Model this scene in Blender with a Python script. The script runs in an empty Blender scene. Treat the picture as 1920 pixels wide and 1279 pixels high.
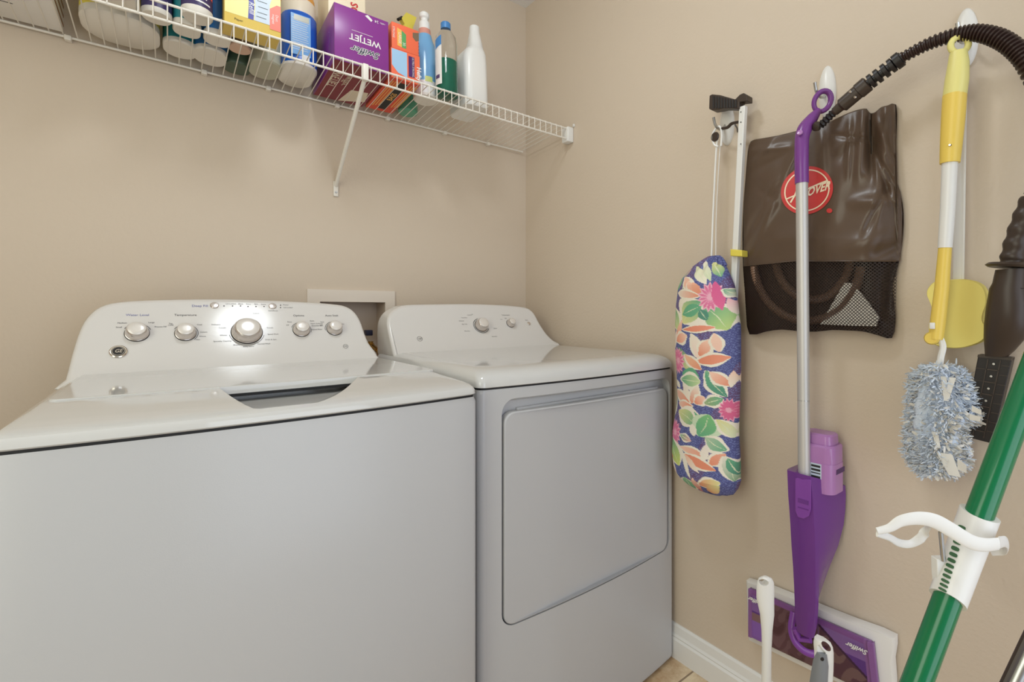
import bpy, bmesh, math, random
import numpy as np
from mathutils import Vector, Matrix
random.seed(7)
SC = bpy.context.scene
COL = SC.collection
R = math.radians

# ------------------------------------------------------------------ camera, light, exposure
CAMLOC = Vector((-1.2412, -1.7801, 1.0818)); YAW = R(39.165); FPX = 907.6; PX = 960 + 93.67; PY = 639.5 - 54.52
cd = bpy.data.cameras.new('camera'); cam = bpy.data.objects.new('camera', cd); COL.objects.link(cam)
cam.location = CAMLOC; cam.rotation_euler = (R(90), 0, -YAW)
cd.sensor_width = 36; cd.lens = 36*FPX/1920; cd.shift_x = -93.67/1920; cd.shift_y = -54.52/1920; cd.clip_start = .02
SC.camera = cam
SC.view_settings.view_transform = 'Standard'; SC.view_settings.look = 'None'
SC.view_settings.gamma = 1; SC.view_settings.use_curve_mapping = False
SC.view_settings.exposure = 0.0
w = bpy.data.worlds.new('world'); SC.world = w; w.use_nodes = True
w.node_tree.nodes['Background'].inputs[0].default_value = (.93, .96, 1, 1)
w.node_tree.nodes['Background'].inputs[1].default_value = .3
def area(name, loc, target, sx, sy, power, col):
    l = bpy.data.lights.new(name, 'AREA'); l.shape = 'RECTANGLE'; l.size = sx; l.size_y = sy; l.energy = power; l.color = col
    o = bpy.data.objects.new(name, l); COL.objects.link(o); o.location = loc
    o.rotation_euler = (Vector(target)-Vector(loc)).to_track_quat('-Z', 'Y').to_euler()
area('side_fill_light', (-2.3, -1.5, 1.3), (0, -1.0, 1.1), 1.0, 2.0, 19.5, (.96, 1, .86))  # added fill light from the left; that wall has no window
area('front_fill_light', (-.7, -2.85, 1.2), (-.7, 0, 1.1), 1.1, 2.0, 17, (.72, .84, 1))  # added fill light behind the camera, before solid wall beside the door opening
LAMP = (-.93, -.93, 2.40); LAMP_STRENGTH = 36

# ------------------------------------------------------------------ from a photo pixel to a place on a known plane
FW = Vector((math.sin(YAW), math.cos(YAW), 0)); RT = Vector((math.cos(YAW), -math.sin(YAW), 0))
def ray(px, py): return FW + RT*((px-PX)/FPX) + Vector((0, 0, 1))*((PY-py)/FPX)
def plane(px, py, p0, n):
    v = ray(px, py); n = Vector(n); return CAMLOC + v*((Vector(p0)-CAMLOC).dot(n)/v.dot(n))
def W(px, py, x=0.): return plane(px, py, (x, 0, 0), (1, 0, 0))
def B(px, py, y=0.): return plane(px, py, (0, y, 0), (0, 1, 0))
def Zp(px, py, z): return plane(px, py, (0, 0, z), (0, 0, 1))
def Dp(px, py, depth): return CAMLOC + ray(px, py)*depth

# ------------------------------------------------------------------ materials
def mat(name, col, rough=.5, metal=0., spec=.5, trans=0., ior=1.45, bump=0, bscale=200, coat=0., emit=0, var=0, sub=0):
    m = bpy.data.materials.new(name); m.use_nodes = True
    nt = m.node_tree; b = nt.nodes['Principled BSDF']
    c = tuple(col)+(1,)
    b.inputs['Base Color'].default_value = c; b.inputs['Roughness'].default_value = rough
    b.inputs['Metallic'].default_value = metal; b.inputs['Specular IOR Level'].default_value = spec
    b.inputs['Transmission Weight'].default_value = trans; b.inputs['IOR'].default_value = ior
    b.inputs['Coat Weight'].default_value = coat
    if emit:
        b.inputs['Emission Color'].default_value = c; b.inputs['Emission Strength'].default_value = emit
    if bump or var:
        tc = nt.nodes.new('ShaderNodeTexCoord'); n = nt.nodes.new('ShaderNodeTexNoise')
        n.inputs['Scale'].default_value = bscale; n.inputs['Detail'].default_value = 3
        nt.links.new(tc.outputs['Object'], n.inputs['Vector'])
        if bump:
            bp = nt.nodes.new('ShaderNodeBump'); bp.inputs['Strength'].default_value = bump; bp.inputs['Distance'].default_value = .002
            nt.links.new(n.outputs['Fac'], bp.inputs['Height']); nt.links.new(bp.outputs['Normal'], b.inputs['Normal'])
        if var:
            r = nt.nodes.new('ShaderNodeValToRGB')
            r.color_ramp.elements[0].color = tuple(max(0, k*(1-var)) for k in col)+(1,)
            r.color_ramp.elements[1].color = tuple(min(1, k*(1+var)) for k in col)+(1,)
            nt.links.new(n.outputs['Fac'], r.inputs['Fac']); nt.links.new(r.outputs['Color'], b.inputs['Base Color'])
    return m
def srgb(r, g, b):
    f = lambda c: (c/255)/12.92 if c/255 <= .04045 else ((c/255+.055)/1.055)**2.4
    return (f(r), f(g), f(b))

M = {}
M['wall'] = mat('wall_paint', srgb(210, 194, 175), .55, bump=.35, bscale=110, spec=.3)
M['ceiling'] = mat('ceiling_paint', srgb(232, 230, 228), .8, bump=.3, bscale=90)
M['trim'] = mat('trim_paint', srgb(232, 230, 226), .3)
M['enamel'] = mat('enamel_glossy', srgb(206, 205, 203), .07, coat=.3, spec=.5)
M['panelw'] = mat('console_plastic', srgb(218, 214, 210), .12, spec=.32)
M['body'] = mat('appliance_paint', srgb(190, 190, 192), .28, bump=.05, bscale=500)
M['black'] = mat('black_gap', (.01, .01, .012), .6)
M['chrome'] = mat('chrome', srgb(225, 218, 208), .12, metal=1)
M['steel'] = mat('brushed_steel', srgb(190, 190, 188), .3, metal=1)
M['alu'] = mat('aluminium', srgb(204, 201, 198), .48, metal=.55)
M['knob'] = mat('knob_silver', srgb(214, 206, 200), .2, metal=.75)
M['knobcap'] = mat('knob_cap', srgb(226, 220, 214), .25, metal=.2)
M['ink'] = mat('print_grey', srgb(74, 70, 72), .6)
M['inkblue'] = mat('print_blue', srgb(110, 112, 170), .6)
M['inkblack'] = mat('print_black', srgb(40, 38, 38), .6)
M['wirew'] = mat('white_wire_coating', srgb(232, 226, 216), .3)
M['white'] = mat('white_plastic', srgb(232, 230, 226), .3)
M['whitem'] = mat('white_matte', srgb(228, 224, 218), .6)
M['whitebot'] = mat('bottle_white', srgb(226, 220, 210), .35)
M['grey'] = mat('grey_plastic', srgb(128, 130, 134), .4)
M['brownplastic'] = mat('dark_brown_plastic', srgb(62, 50, 42), .38)
M['blackplastic'] = mat('black_plastic', srgb(30, 24, 24), .4)
M['blackrubber'] = mat('ribbed_black', srgb(52, 36, 32), .3)
M['purple'] = mat('purple_plastic', srgb(108, 52, 136), .22, coat=.2)
M['purple2'] = mat('purple_plastic_light', srgb(132, 70, 160), .25)
M['purple3'] = mat('purple_handle', srgb(122, 64, 140), .25)
M['lilac'] = mat('lilac_plastic', srgb(176, 124, 182), .2, spec=.6)
M['yellow'] = mat('yellow_plastic', srgb(236, 204, 96), .35)
M['yellowp'] = mat('yellow_pale_rubber', srgb(232, 222, 140), .4)
M['foam'] = mat('yellow_foam', srgb(242, 226, 130), .7)
M['green'] = mat('green_paint', srgb(10, 112, 68), .2, coat=.2)
M['greend'] = mat('green_slots', srgb(60, 100, 66), .5)
M['bluehair'] = mat('duster_fibre', srgb(214, 224, 238), .9)
M['whitehair'] = mat('duster_ribbon', srgb(226, 222, 214), .9)
M['red'] = mat('print_red', srgb(206, 62, 60), .45)
M['cream'] = mat('print_cream', srgb(240, 224, 204), .45)
M['brass'] = mat('brass', srgb(200, 160, 90), .25, metal=1)
M['navy'] = mat('navy_plastic', srgb(40, 42, 66), .4)
M['recess'] = mat('box_interior', srgb(205, 188, 172), .5)
M['boxw'] = mat('outlet_box_plastic', srgb(226, 214, 200), .45)
def lab(name, c, rough=.4, **k): M[name] = mat(name, srgb(*c), rough, **k)
lab('jugyellow', (232, 214, 90)); lab('darkpurple', (62, 50, 92)); lab('teal', (40, 130, 138)); lab('blue', (44, 110, 172))
lab('cardyellow', (236, 226, 150)); lab('cardyellow2', (222, 192, 96)); lab('cardblue', (66, 66, 156)); lab('cardsky', (196, 208, 222))
lab('cardred', (232, 116, 96)); lab('copper', (208, 172, 150)); lab('darkgreen', (66, 84, 66)); lab('greyclear', (182, 180, 160), .25)
lab('canblue', (26, 92, 190), .25); lab('canblue2', (96, 156, 214), .3); lab('cap_orange', (224, 160, 76)); lab('capcream', (226, 212, 190))
lab('boxpurple', (134, 54, 138), .3); lab('boxmaroon', (128, 36, 52), .4); lab('orange', (236, 110, 76), .35); lab('orange2', (222, 72, 44), .4)
lab('labgreen', (92, 160, 96)); lab('laborange', (238, 180, 90)); lab('labsky', (160, 196, 226)); lab('labpurple', (74, 36, 100))
lab('spraybody', (120, 172, 214), .18); lab('pinkneck', (212, 148, 132), .3); lab('lime', (206, 216, 130)); lab('bluecap', (70, 130, 190), .3)
lab('greenliq', (10, 110, 86), .08); lab('greenbot', (90, 160, 128), .3); lab('stripe', (90, 70, 110)); lab('magenta', (150, 50, 120))
lab('canred', (226, 90, 80)); lab('barcode', (180, 182, 196)); lab('bagbrown', (58, 42, 34)); lab('coil', (128, 100, 82), .3); lab('packet', (250, 244, 234), .5); lab('cardcream', (240, 226, 196))
lab('redtext', (200, 60, 56)); lab('woodbrown', (140, 100, 60)); lab('darkcard', (120, 100, 80)); lab('logocream', (246, 226, 196))
M['clear'] = mat('clear_bottle', (.95, .97, .97), .04, trans=1, ior=1.25)

# floor: beige stone tile with grout
def floor_mat():
    m = mat('floor_tile', srgb(222, 200, 168), .25); nt = m.node_tree; b = nt.nodes['Principled BSDF']
    tc = nt.nodes.new('ShaderNodeTexCoord'); br = nt.nodes.new('ShaderNodeTexBrick'); n = nt.nodes.new('ShaderNodeTexNoise')
    br.offset = 0; br.inputs['Scale'].default_value = 1; br.inputs['Brick Width'].default_value = .45; br.inputs['Row Height'].default_value = .45
    br.inputs['Mortar Size'].default_value = .003; br.inputs['Mortar'].default_value = srgb(150, 128, 104)+(1,)
    n.inputs['Scale'].default_value = 9; n.inputs['Detail'].default_value = 8; n.inputs['Roughness'].default_value = .7
    r = nt.nodes.new('ShaderNodeValToRGB'); r.color_ramp.elements[0].position = .35; r.color_ramp.elements[1].position = .62
    r.color_ramp.elements[0].color = srgb(186, 150, 112)+(1,); r.color_ramp.elements[1].color = srgb(232, 212, 178)+(1,)
    nt.links.new(tc.outputs['Object'], br.inputs['Vector']); nt.links.new(tc.outputs['Object'], n.inputs['Vector'])
    nt.links.new(n.outputs['Fac'], r.inputs['Fac']); nt.links.new(r.outputs['Color'], br.inputs['Color1']); nt.links.new(r.outputs['Color'], br.inputs['Color2'])
    nt.links.new(br.outputs['Color'], b.inputs['Base Color'])
    return m
M['floor'] = floor_mat()
def attr_mat(name, rough):
    m = mat(name, (1, 1, 1), rough, bump=.15, bscale=300); nt = m.node_tree
    a = nt.nodes.new('ShaderNodeAttribute'); a.attribute_name = 'print'
    nt.links.new(a.outputs['Color'], nt.nodes['Principled BSDF'].inputs['Base Color']); return m
M['floral'] = attr_mat('floral_fabric', .75)
M['padprint'] = attr_mat('mop_head_print', .3)
def net_mat():
    m = mat('net_mesh', srgb(46, 32, 26), .45); nt = m.node_tree; b = nt.nodes['Principled BSDF']
    tc = nt.nodes.new('ShaderNodeTexCoord'); mp = nt.nodes.new('ShaderNodeMapping'); mp.inputs['Rotation'].default_value = (R(45), 0, 0)
    sx = nt.nodes.new('ShaderNodeSeparateXYZ'); nt.links.new(tc.outputs['Object'], mp.inputs['Vector']); nt.links.new(mp.outputs['Vector'], sx.inputs[0])
    outs = []
    for ax in (1, 2):
        mu = nt.nodes.new('ShaderNodeMath'); mu.operation = 'MULTIPLY'; mu.inputs[1].default_value = 2*math.pi/.0052; nt.links.new(sx.outputs[ax], mu.inputs[0])
        s = nt.nodes.new('ShaderNodeMath'); s.operation = 'SINE'; nt.links.new(mu.outputs[0], s.inputs[0])
        g = nt.nodes.new('ShaderNodeMath'); g.operation = 'GREATER_THAN'; g.inputs[1].default_value = .6; nt.links.new(s.outputs[0], g.inputs[0]); outs.append(g)
    mx = nt.nodes.new('ShaderNodeMath'); mx.operation = 'MAXIMUM'; nt.links.new(outs[0].outputs[0], mx.inputs[0]); nt.links.new(outs[1].outputs[0], mx.inputs[1])
    nt.links.new(mx.outputs[0], b.inputs['Alpha']); return m
M['net'] = net_mat()
M['leather'] = mat('brown_vinyl', srgb(92, 74, 60), .32, spec=.5, bump=.12, bscale=60)
M['glow'] = mat('lamp_glass', (.88, .95, 1), .3, emit=LAMP_STRENGTH)

# ------------------------------------------------------------------ mesh helpers
ORG = {}
def mesh_obj(name, verts, faces, m, parent=None, smooth=35, mids=None):
    me = bpy.data.meshes.new(name)
    o0 = ORG.get(parent.name, Vector((0, 0, 0))) if parent else Vector((0, 0, 0))
    me.from_pydata([tuple(Vector(v)-o0) for v in verts], [], faces)
    bm = bmesh.new(); bm.from_mesh(me); bmesh.ops.recalc_face_normals(bm, faces=bm.faces); bm.to_mesh(me); bm.free()
    for mm in (m if isinstance(m, (list, tuple)) else [m]): me.materials.append(M[mm] if isinstance(mm, str) else mm)
    if mids: me.polygons.foreach_set('material_index', mids)
    if smooth:
        me.polygons.foreach_set('use_smooth', [True]*len(me.polygons)); me.set_sharp_from_angle(angle=R(smooth))
    o = bpy.data.objects.new(name, me); COL.objects.link(o)
    if parent: o.parent = parent; ORG[o.name] = o0
    return o
def thing(name, label, cat, loc, group=None, rot=None):
    o = bpy.data.objects.new(name, None); COL.objects.link(o); o.location = loc; o.empty_display_size = .02
    if rot: o.rotation_euler = rot
    ORG[o.name] = Vector(loc); tag(o, label, cat, group); return o
def tag(o, label=None, cat=None, group=None, kind=None):
    if label: o['label'] = label
    if cat: o['category'] = cat
    if group: o['group'] = group
    if kind: o['kind'] = kind
    return o
def perp(d):
    d = d.normalized(); a = Vector((0, 0, 1)) if abs(d.z) < .9 else Vector((1, 0, 0))
    u = d.cross(a).normalized(); return u, d.cross(u).normalized()
class MB:
    def __init__(s): s.v = []; s.f = []; s.mi = []; s.cur = 0
    def add(s, v, f):
        n = len(s.v); s.v += [Vector(a) for a in v]; s.f += [tuple(i+n for i in a) for a in f]; s.mi += [s.cur]*len(f); return s
    def loft(s, rings, cap=True, closed=True):
        n = len(rings[0]); v = [p for r in rings for p in r]; f = []
        for k in range(len(rings)-1):
            for i in range(n if closed else n-1):
                j = (i+1) % n; f.append((k*n+i, k*n+j, (k+1)*n+j, (k+1)*n+i))
        if cap: f.append(tuple(range(n))[::-1]); f.append(tuple((len(rings)-1)*n+i for i in range(n)))
        return s.add(v, f)
    def box(s, x0, x1, y0, y1, z0, z1, bev=0):
        if bev <= 0:
            return s.add([(x, y, z) for z in (z0, z1) for x, y in ((x0, y0), (x1, y0), (x1, y1), (x0, y1))],
                         [(3, 2, 1, 0), (4, 5, 6, 7), (0, 1, 5, 4), (1, 2, 6, 5), (2, 3, 7, 6), (3, 0, 4, 7)])
        b = bev; rs = []
        for z, i in ((z0, b), (z0+b*.3, b*.3), (z0+b, 0), (z1-b, 0), (z1-b*.3, b*.3), (z1, b)):
            rs.append(rring(x0+i, x1-i, y0+i, y1-i, max(b-i*.5, .0004), z, 3, 1))
        return s.loft(rs)
    def tube(s, pts, r, n=12, cap=True, flat=1., up=None):
        pts = [Vector(p) for p in pts]; rr = r if isinstance(r, (list, tuple)) else [r]*len(pts)
        rings = []; u0 = None
        for i, p in enumerate(pts):
            d = (pts[min(i+1, len(pts)-1)]-pts[max(i-1, 0)]).normalized()
            if u0 is None:
                u0 = Vector(up).cross(d).normalized() if up else perp(d)[0]
            u = (u0-d*u0.dot(d)).normalized(); u0 = u; v = d.cross(u)
            rings.append([p+u*(math.cos(t)*rr[i])+v*(math.sin(t)*rr[i]*flat) for t in [2*math.pi*k/n for k in range(n)]])
        return s.loft(rings, cap)
    def lathe(s, prof, base, axis=(0, 0, 1), n=28, cap=True):
        ax = Vector(axis).normalized(); u, v = perp(ax); base = Vector(base)
        return s.loft([[base+ax*h+u*(math.cos(t)*r)+v*(math.sin(t)*r) for t in [2*math.pi*k/n for k in range(n)]] for r, h in prof], cap)
    def prism(s, pts, off):
        off = Vector(off); a = [Vector(p) for p in pts]; return s.loft([a, [p+off for p in a]])
    def build(s, name, m, parent=None, smooth=35, bev=0):
        o = mesh_obj(name, s.v, s.f, m, parent, smooth, s.mi if isinstance(m, (list, tuple)) else None)
        if bev: bevel(o, bev)
        return o
def wn(o):
    m = o.modifiers.new('weighted', 'WEIGHTED_NORMAL'); m.keep_sharp = True; m.weight = 80; return o
def bevel(o, wd, seg=3, ang=40):
    b = o.modifiers.new('bevel', 'BEVEL'); b.width = wd; b.segments = seg; b.limit_method = 'ANGLE'; b.angle_limit = R(ang)
    b.harden_normals = False; return o
def rring(x0, x1, y0, y1, r, z, n=5, sub=1, bow=0, bowd=.12):
    cs = [(x1-r, y0+r, -90), (x1-r, y1-r, 0), (x0+r, y1-r, 90), (x0+r, y0+r, 180)]; P = []
    for cx, cy, a in cs:
        for k in range(n+1):
            t = R(a+90*k/n); P.append((cx+r*math.cos(t), cy+r*math.sin(t)))
    Q = []
    for i, p in enumerate(P):
        q = P[(i+1) % len(P)]; Q.append(p)
        if math.dist(p, q) > r*.9+.004 and sub > 1:
            for k in range(1, sub): Q.append((p[0]+(q[0]-p[0])*k/sub, p[1]+(q[1]-p[1])*k/sub))
    out = []
    for x, y in Q:
        if bow:
            u = (x-(x0+x1)/2)/((x1-x0)/2); y -= bow*(1-u*u)*max(0, 1-(y-y0)/bowd)
        out.append(Vector((x, y, z)))
    return out
def smooth_path(pts, n=8):
    P = [Vector(p) for p in pts]; P = [P[0]*2-P[1]]+P+[P[-1]*2-P[-2]]; out = []
    for i in range(1, len(P)-2):
        for k in range(n):
            t = k/n; a, b, c, d = P[i-1:i+3]
            out.append(.5*((2*b)+(c-a)*t+(2*a-5*b+4*c-d)*t*t+(3*b-a-3*c+d)*t**3))
    return out+[P[-2]]
def smooth_poly(pts, n=5, closed=True):
    P = [Vector((*p, 0)) if len(p) == 2 else Vector(p) for p in pts]; N = len(P); out = []
    for i in range(N):
        a, b, c, d = P[(i-1) % N], P[i], P[(i+1) % N], P[(i+2) % N]
        for k in range(n):
            t = k/n; out.append(.5*((2*b)+(c-a)*t+(2*a-5*b+4*c-d)*t*t+(3*b-a-3*c+d)*t**3))
    return out
FONTS = {}
def text_mesh(s, size, shear=0, align='CENTER', bold=0):
    c = bpy.data.curves.new('t', 'FONT'); c.body = s; c.size = size; c.shear = shear; c.align_x = align; c.align_y = 'CENTER'
    c.offset = bold; c.resolution_u = 2
    o = bpy.data.objects.new('t', c); me = bpy.data.meshes.new_from_object(o)
    v = [tuple(a.co) for a in me.vertices]; f = [tuple(p.vertices) for p in me.polygons]
    bpy.data.objects.remove(o); bpy.data.curves.remove(c); bpy.data.meshes.remove(me); return v, f
def put_text(mb, s, org, xd, yd, size, wide=1., **k):
    v, f = text_mesh(s, size, **k); org = Vector(org); xd = Vector(xd).normalized(); yd = Vector(yd).normalized()
    mb.add([org+xd*(a[0]*wide)+yd*a[1] for a in v], f); return mb
def boolcut(a, cutters):
    for b in cutters:
        md = a.modifiers.new('cut', 'BOOLEAN'); md.operation = 'DIFFERENCE'; md.object = b; md.solver = 'MANIFOLD'
    bpy.context.view_layer.update(); dg = bpy.context.evaluated_depsgraph_get()
    me = bpy.data.meshes.new_from_object(a.evaluated_get(dg)); a.modifiers.clear(); a.data = me
    me.polygons.foreach_set('use_smooth', [True]*len(me.polygons)); me.set_sharp_from_angle(angle=R(28))
    for b in cutters: bpy.data.objects.remove(b)

# ------------------------------------------------------------------ the room
def struct(name, mb, m, smooth=0): o = mb.build(name, m, None, smooth); o['kind'] = 'structure'; return o
XL, YF, H = -2.35, -2.95, 2.44
struct('floor', MB().box(XL, 0, YF, 0, -.05, 0), 'floor')
struct('ceiling', MB().box(XL, 0, YF, 0, H, H+.05), 'ceiling')
struct('wall_right', MB().box(0, .08, YF, 0, 0, H), 'wall')
struct('wall_left', MB().box(XL-.08, XL, YF, 0, 0, H), 'wall')
struct('wall_front', MB().box(XL-.08, -2.3, YF-.08, YF, 0, H).box(-1.2, .08, YF-.08, YF, 0, H).box(-2.3, -1.2, YF-.08, YF, 2.1, H), 'wall')
# back wall with the opening of the outlet box
bx0, bx1, bz0, bz1 = -.8447, -.627, .86, 1.1165
struct('wall_back', MB().box(XL-.08, bx0-.004, 0, .1, 0, H).box(bx1+.004, .08, 0, .1, 0, H).box(bx0-.004, bx1+.004, 0, .1, bz1+.004, H).box(bx0-.004, bx1+.004, 0, .1, 0, bz0-.004), 'wall')
def board(y0, y1):
    prof = [(0, 0), (-.015, 0), (-.015, .058), (-.0105, .064), (-.0125, .068), (-.0085, .075), (-.0065, .098), (-.003, .104), (0, .104)]
    mb = MB(); mb.loft([[Vector((x, y0, z)) for x, z in prof], [Vector((x, y1, z)) for x, z in prof]]); return mb
struct('baseboard_right', board(YF, 0), 'trim', 20)
mb = MB(); prof = [(0, 0), (-.015, 0), (-.015, .058), (-.0105, .064), (-.0125, .068), (-.0085, .075), (-.0065, .098), (-.003, .104), (0, .104)]
mb.loft([[Vector((XL, y, z)) for y, z in prof], [Vector((-.016, y, z)) for y, z in prof]]); struct('baseboard_back', mb, 'trim', 20)

t = thing('ceiling_light', 'round glowing flush-mounted ceiling lamp above the washer', 'ceiling light', (LAMP[0], LAMP[1], H))
MB().lathe([(.17, -.02), (.175, -.018), (.175, 0), (.17, 0)], (LAMP[0], LAMP[1], H)).build('lamp_base', 'white', t)
MB().lathe([(.001, -.085), (.05, -.08), (.09, -.066), (.115, -.045), (.125, -.0205)], (LAMP[0], LAMP[1], H), n=40).build('lamp_shade', 'glow', t)

# ------------------------------------------------------------------ outlet box in the wall
t = thing('laundry_outlet_box', 'white recessed plumbing outlet box with wide frame in wall behind the washer', 'outlet box', ((bx0+bx1)/2, 0, bz0))
fx0, fx1, fz1 = -.8836, -.5918, 1.158
fr = MB()
for a in ((fx0, bx0, -.008, 0, .82, fz1), (bx1, fx1, -.008, 0, .82, fz1), (bx0, bx1, -.008, 0, bz1, fz1), (bx0, bx1, -.008, 0, .82, bz0)): fr.box(*a)
fr.build('frame', 'boxw', t, 0)
MB().box(bx0, bx1, .088, .092, bz0, bz1).box(bx0-.003, bx0, -.001, .09, bz0, bz1).box(bx1, bx1+.003, -.001, .09, bz0, bz1).box(bx0, bx1, -.001, .09, bz1, bz1+.003).box(bx0, bx1, -.001, .09, bz0-.003, bz0).build('recess', 'recess', t, 0)
v = thing('water_valve', 'brass washer supply valve with dark blue handle inside the white outlet box', 'valve', (-.672, .045, bz0))
mb = MB(); c = B(697, 640, .03)
mb.tube([(c.x-.004, .03, bz0), (c.x-.004, .03, c.z)], .009); mb.tube([(c.x-.004, .03, c.z-.012), (c.x+.004, -.02, c.z-.03)], .008)
mb.lathe([(.012, 0), (.012, .012)], (c.x-.004, .03, c.z-.02), n=6); mb.build('valve_body', 'brass', v)
c2 = B(692, 624, .03); mb = MB(); mb.box(c2.x-.014, c2.x+.009, .015, .045, c2.z-.010, c2.z+.010, .002); mb.build('valve_handle', 'navy', v)
mb = MB(); p = [(c.x+.004, -.02, c.z-.028), (c.x+.012, -.028, c.z-.05), (c.x+.018, -.03, c.z-.09), (c.x+.02, -.034, .8), (c.x+.02, -.05, .5), (c.x+.02, -.05, .02)]
tag(mb.tube(smooth_path(p), .0075).build('supply_hose', 'brass'), 'braided tan supply hose dropping from valve behind the washer', 'hose')

# ------------------------------------------------------------------ washer and dryer
def console(t, out, p0, yb, name='control_panel'):
    n = Vector((0, -.845, .535)); pts = [plane(x, y, p0, n) for x, y in out]
    pts = smooth_poly(pts, 3); c = sum(pts, Vector())/len(pts)
    def shrink(q, d, back):
        o = []
        for i, p in enumerate(pts):
            a, b = pts[i-1], pts[(i+1) % len(pts)]; tg = (b-a).normalized(); nn = tg.cross(n).normalized()
            if nn.dot(p-c) < 0: nn = -nn
            o.append(p-nn*d+Vector((0, back, 0)))
        return o
    rs = [shrink(0, .010, 0), shrink(0, .006, .0008), shrink(0, .003, .003), shrink(0, .001, .0065), shrink(0, 0, .012)]
    rs.append([Vector((p.x, max(p.y+.014, yb), p.z)) for p in pts])
    mb = MB(); mb.loft(rs); return wn(mb.build(name, 'panelw', t, 50)), n
WN = Vector((0, -.845, .535))
def knob(t, px, py, p0, r, h, ptr=None, cap='knobcap'):
    base = plane(px, py, p0, WN)
    k = MB().lathe([(r*1.0, 0), (r*1.0, h*.12), (r*.94, h*.14), (r*.94, h*.22), (r*.97, h*.25), (r*.9, h*.72), (r*.80, h*.9), (r*.76, h*.94)], base, WN, 40).build('knob', 'knob', t, 30)
    MB().lathe([(r*.76, h*.9), (r*.76, h*.96), (r*.70, h), (r*.3, h*1.02), (.0005, h*1.02)], base, WN, 40).build('knob_cap', cap, k, 40)
    mb = MB(); mb.lathe([(r*1.05, -.001), (r*1.05, .0012), (r*1.0, .0014)], base, WN, 40).build('knob_ring', 'inkblack', k, 30)
    return base
def arc(mb, c, n, r, a0, a1, wd, off=.0008):
    u = Vector((1, 0, 0)); v = Vector(n).cross(u).normalized()
    if v.z < 0: v = -v
    rings = [[], []]
    for k in range(25):
        a = R(a0+(a1-a0)*k/24)
        for i, rr in enumerate((r, r+wd)): rings[i].append(Vector(c)+u*(rr*math.cos(a))+v*(rr*math.sin(a))+Vector(n)*off)
    mb.add(rings[0]+rings[1], [(k, k+1, 26+k, 25+k) for k in range(24)])
VUP = Vector((0, .535, .845))
LET = [None]
def label(m_, s, px, py, p0, size, wide=1., **k):
    put_text(MB(), s, plane(px, py, p0, WN)+WN*.0006, (1, 0, 0), VUP, size, wide, **k).build('lettering', m_, LET[0], 0)
def ge_badge(t, px, py, p0):
    b = plane(px, py, p0, WN)
    e = MB().lathe([(.0158, 0), (.0158, .003), (.014, .0042), (.012, .0039)], b, WN, 36).build('emblem', 'chrome', t)
    d = MB().lathe([(.0122, .0036), (.0122, .0043), (.0005, .0043)], b, WN, 36).build('emblem_disc', 'inkblack', e)
    mb = MB(); put_text(mb, 'GE', b+WN*.0047, (1, 0, 0), VUP, .0125, .85, shear=.3, bold=.0002); arc(mb, b, WN, .0102, 0, 360, .0009, .0047)
    mb.build('emblem_lettering', 'chrome', e, 0)

# --- washer
WX0, WX1, WY0, WYB, WZ = -1.4172, -.7313, -.869, -.17, .905
t = thing('washing_machine', 'white top-load washing machine with five silver knobs and a handle scoop in its lid front', 'washing machine', ((WX0+WX1)/2, (WY0+WYB)/2, 0))
mb = MB(); rs = []
for z, i in ((.012, .004), (.02, 0), (.45, 0), (.892, 0), (WZ-.003, .003)): rs.append(rring(WX0+i, WX1-i, WY0+i, WYB, .010, z, 4, 14, .020))
mb.loft(rs).build('cabinet', 'body', t, 40)
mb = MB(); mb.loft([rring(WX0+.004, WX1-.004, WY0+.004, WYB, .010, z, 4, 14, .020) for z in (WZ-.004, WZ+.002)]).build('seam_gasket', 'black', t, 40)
for x in (WX0+.05, WX1-.05):
    for y in (WY0+.06, WYB-.06): MB().lathe([(.02, 0), (.02, .008), (.012, .013)], (x, y, 0), n=16).build('foot', 'blackplastic', t)
mb = MB(); rs = []
for z, f, i in ((WZ+.0015, .003, .003), (WZ+.004, 0, .0), (.916, .0012, .0), (.922, .005, .002), (.9265, .014, .005), (.9298, .030, .009), (.9333, .062, .014), (.9365, .11, .02), (.9402, .155, .024), (.9425, .188, .034)):
    rs.append(rring(WX0+i, WX1-i, WY0+f, WYB-i*.3, .012+i*.5, z, 5, 16, .020, .17))
mb.loft(rs); deck = mb.build('top_deck', 'enamel', t, 40)
# scoop for fingers
sc = [(398, 724), (412, 738), (440, 755), (474, 768), (520, 767), (572, 760), (608, 753), (636, 742), (658, 725), (680, 704)]
S = [Zp(x, y, .926) for x, y in sc]; S = smooth_path(S, 3)
for p in S: p.y = max(p.y, WY0-.020*(1-((p.x-(WX0+WX1)/2)/.343)**2)+.012)
S = [p for p in S if p.y < -.66]; back = -.645
ring = [Vector((p.x, p.y, 0)) for p in S]; ring = ring+[Vector((ring[-1].x, back, 0)), Vector((ring[0].x, back, 0))]
cx = sum(p.x for p in ring)/len(ring)
def sring(z, k, dy): return [Vector((cx+(p.x-cx)*k, (p.y+dy*((back-p.y)/.25)) if p.y < back else p.y, z)) for p in ring]
cut = MB().loft([sring(.913, .80, .085), sring(.9145, .86, .05), sring(.919, .93, .02), sring(.926, .985, .003), sring(.934, 1.03, -.008), sring(.955, 1.12, -.05)]).build('cutter', 'enamel', t, 30)
boolcut(deck, [cut]); wn(deck)
mb = MB(); rs = []
for z, i in ((.929, .001), (.930, 0), (.942, 0), (.9438, .0012), (.9445, .004)): rs.append(rring(WX0+.030+i, WX1-.014-i, -.690+i, -.30, .012, z, 5, 10, .006))
wn(mb.loft(rs).build('lid', 'enamel', t, 40))
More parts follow.
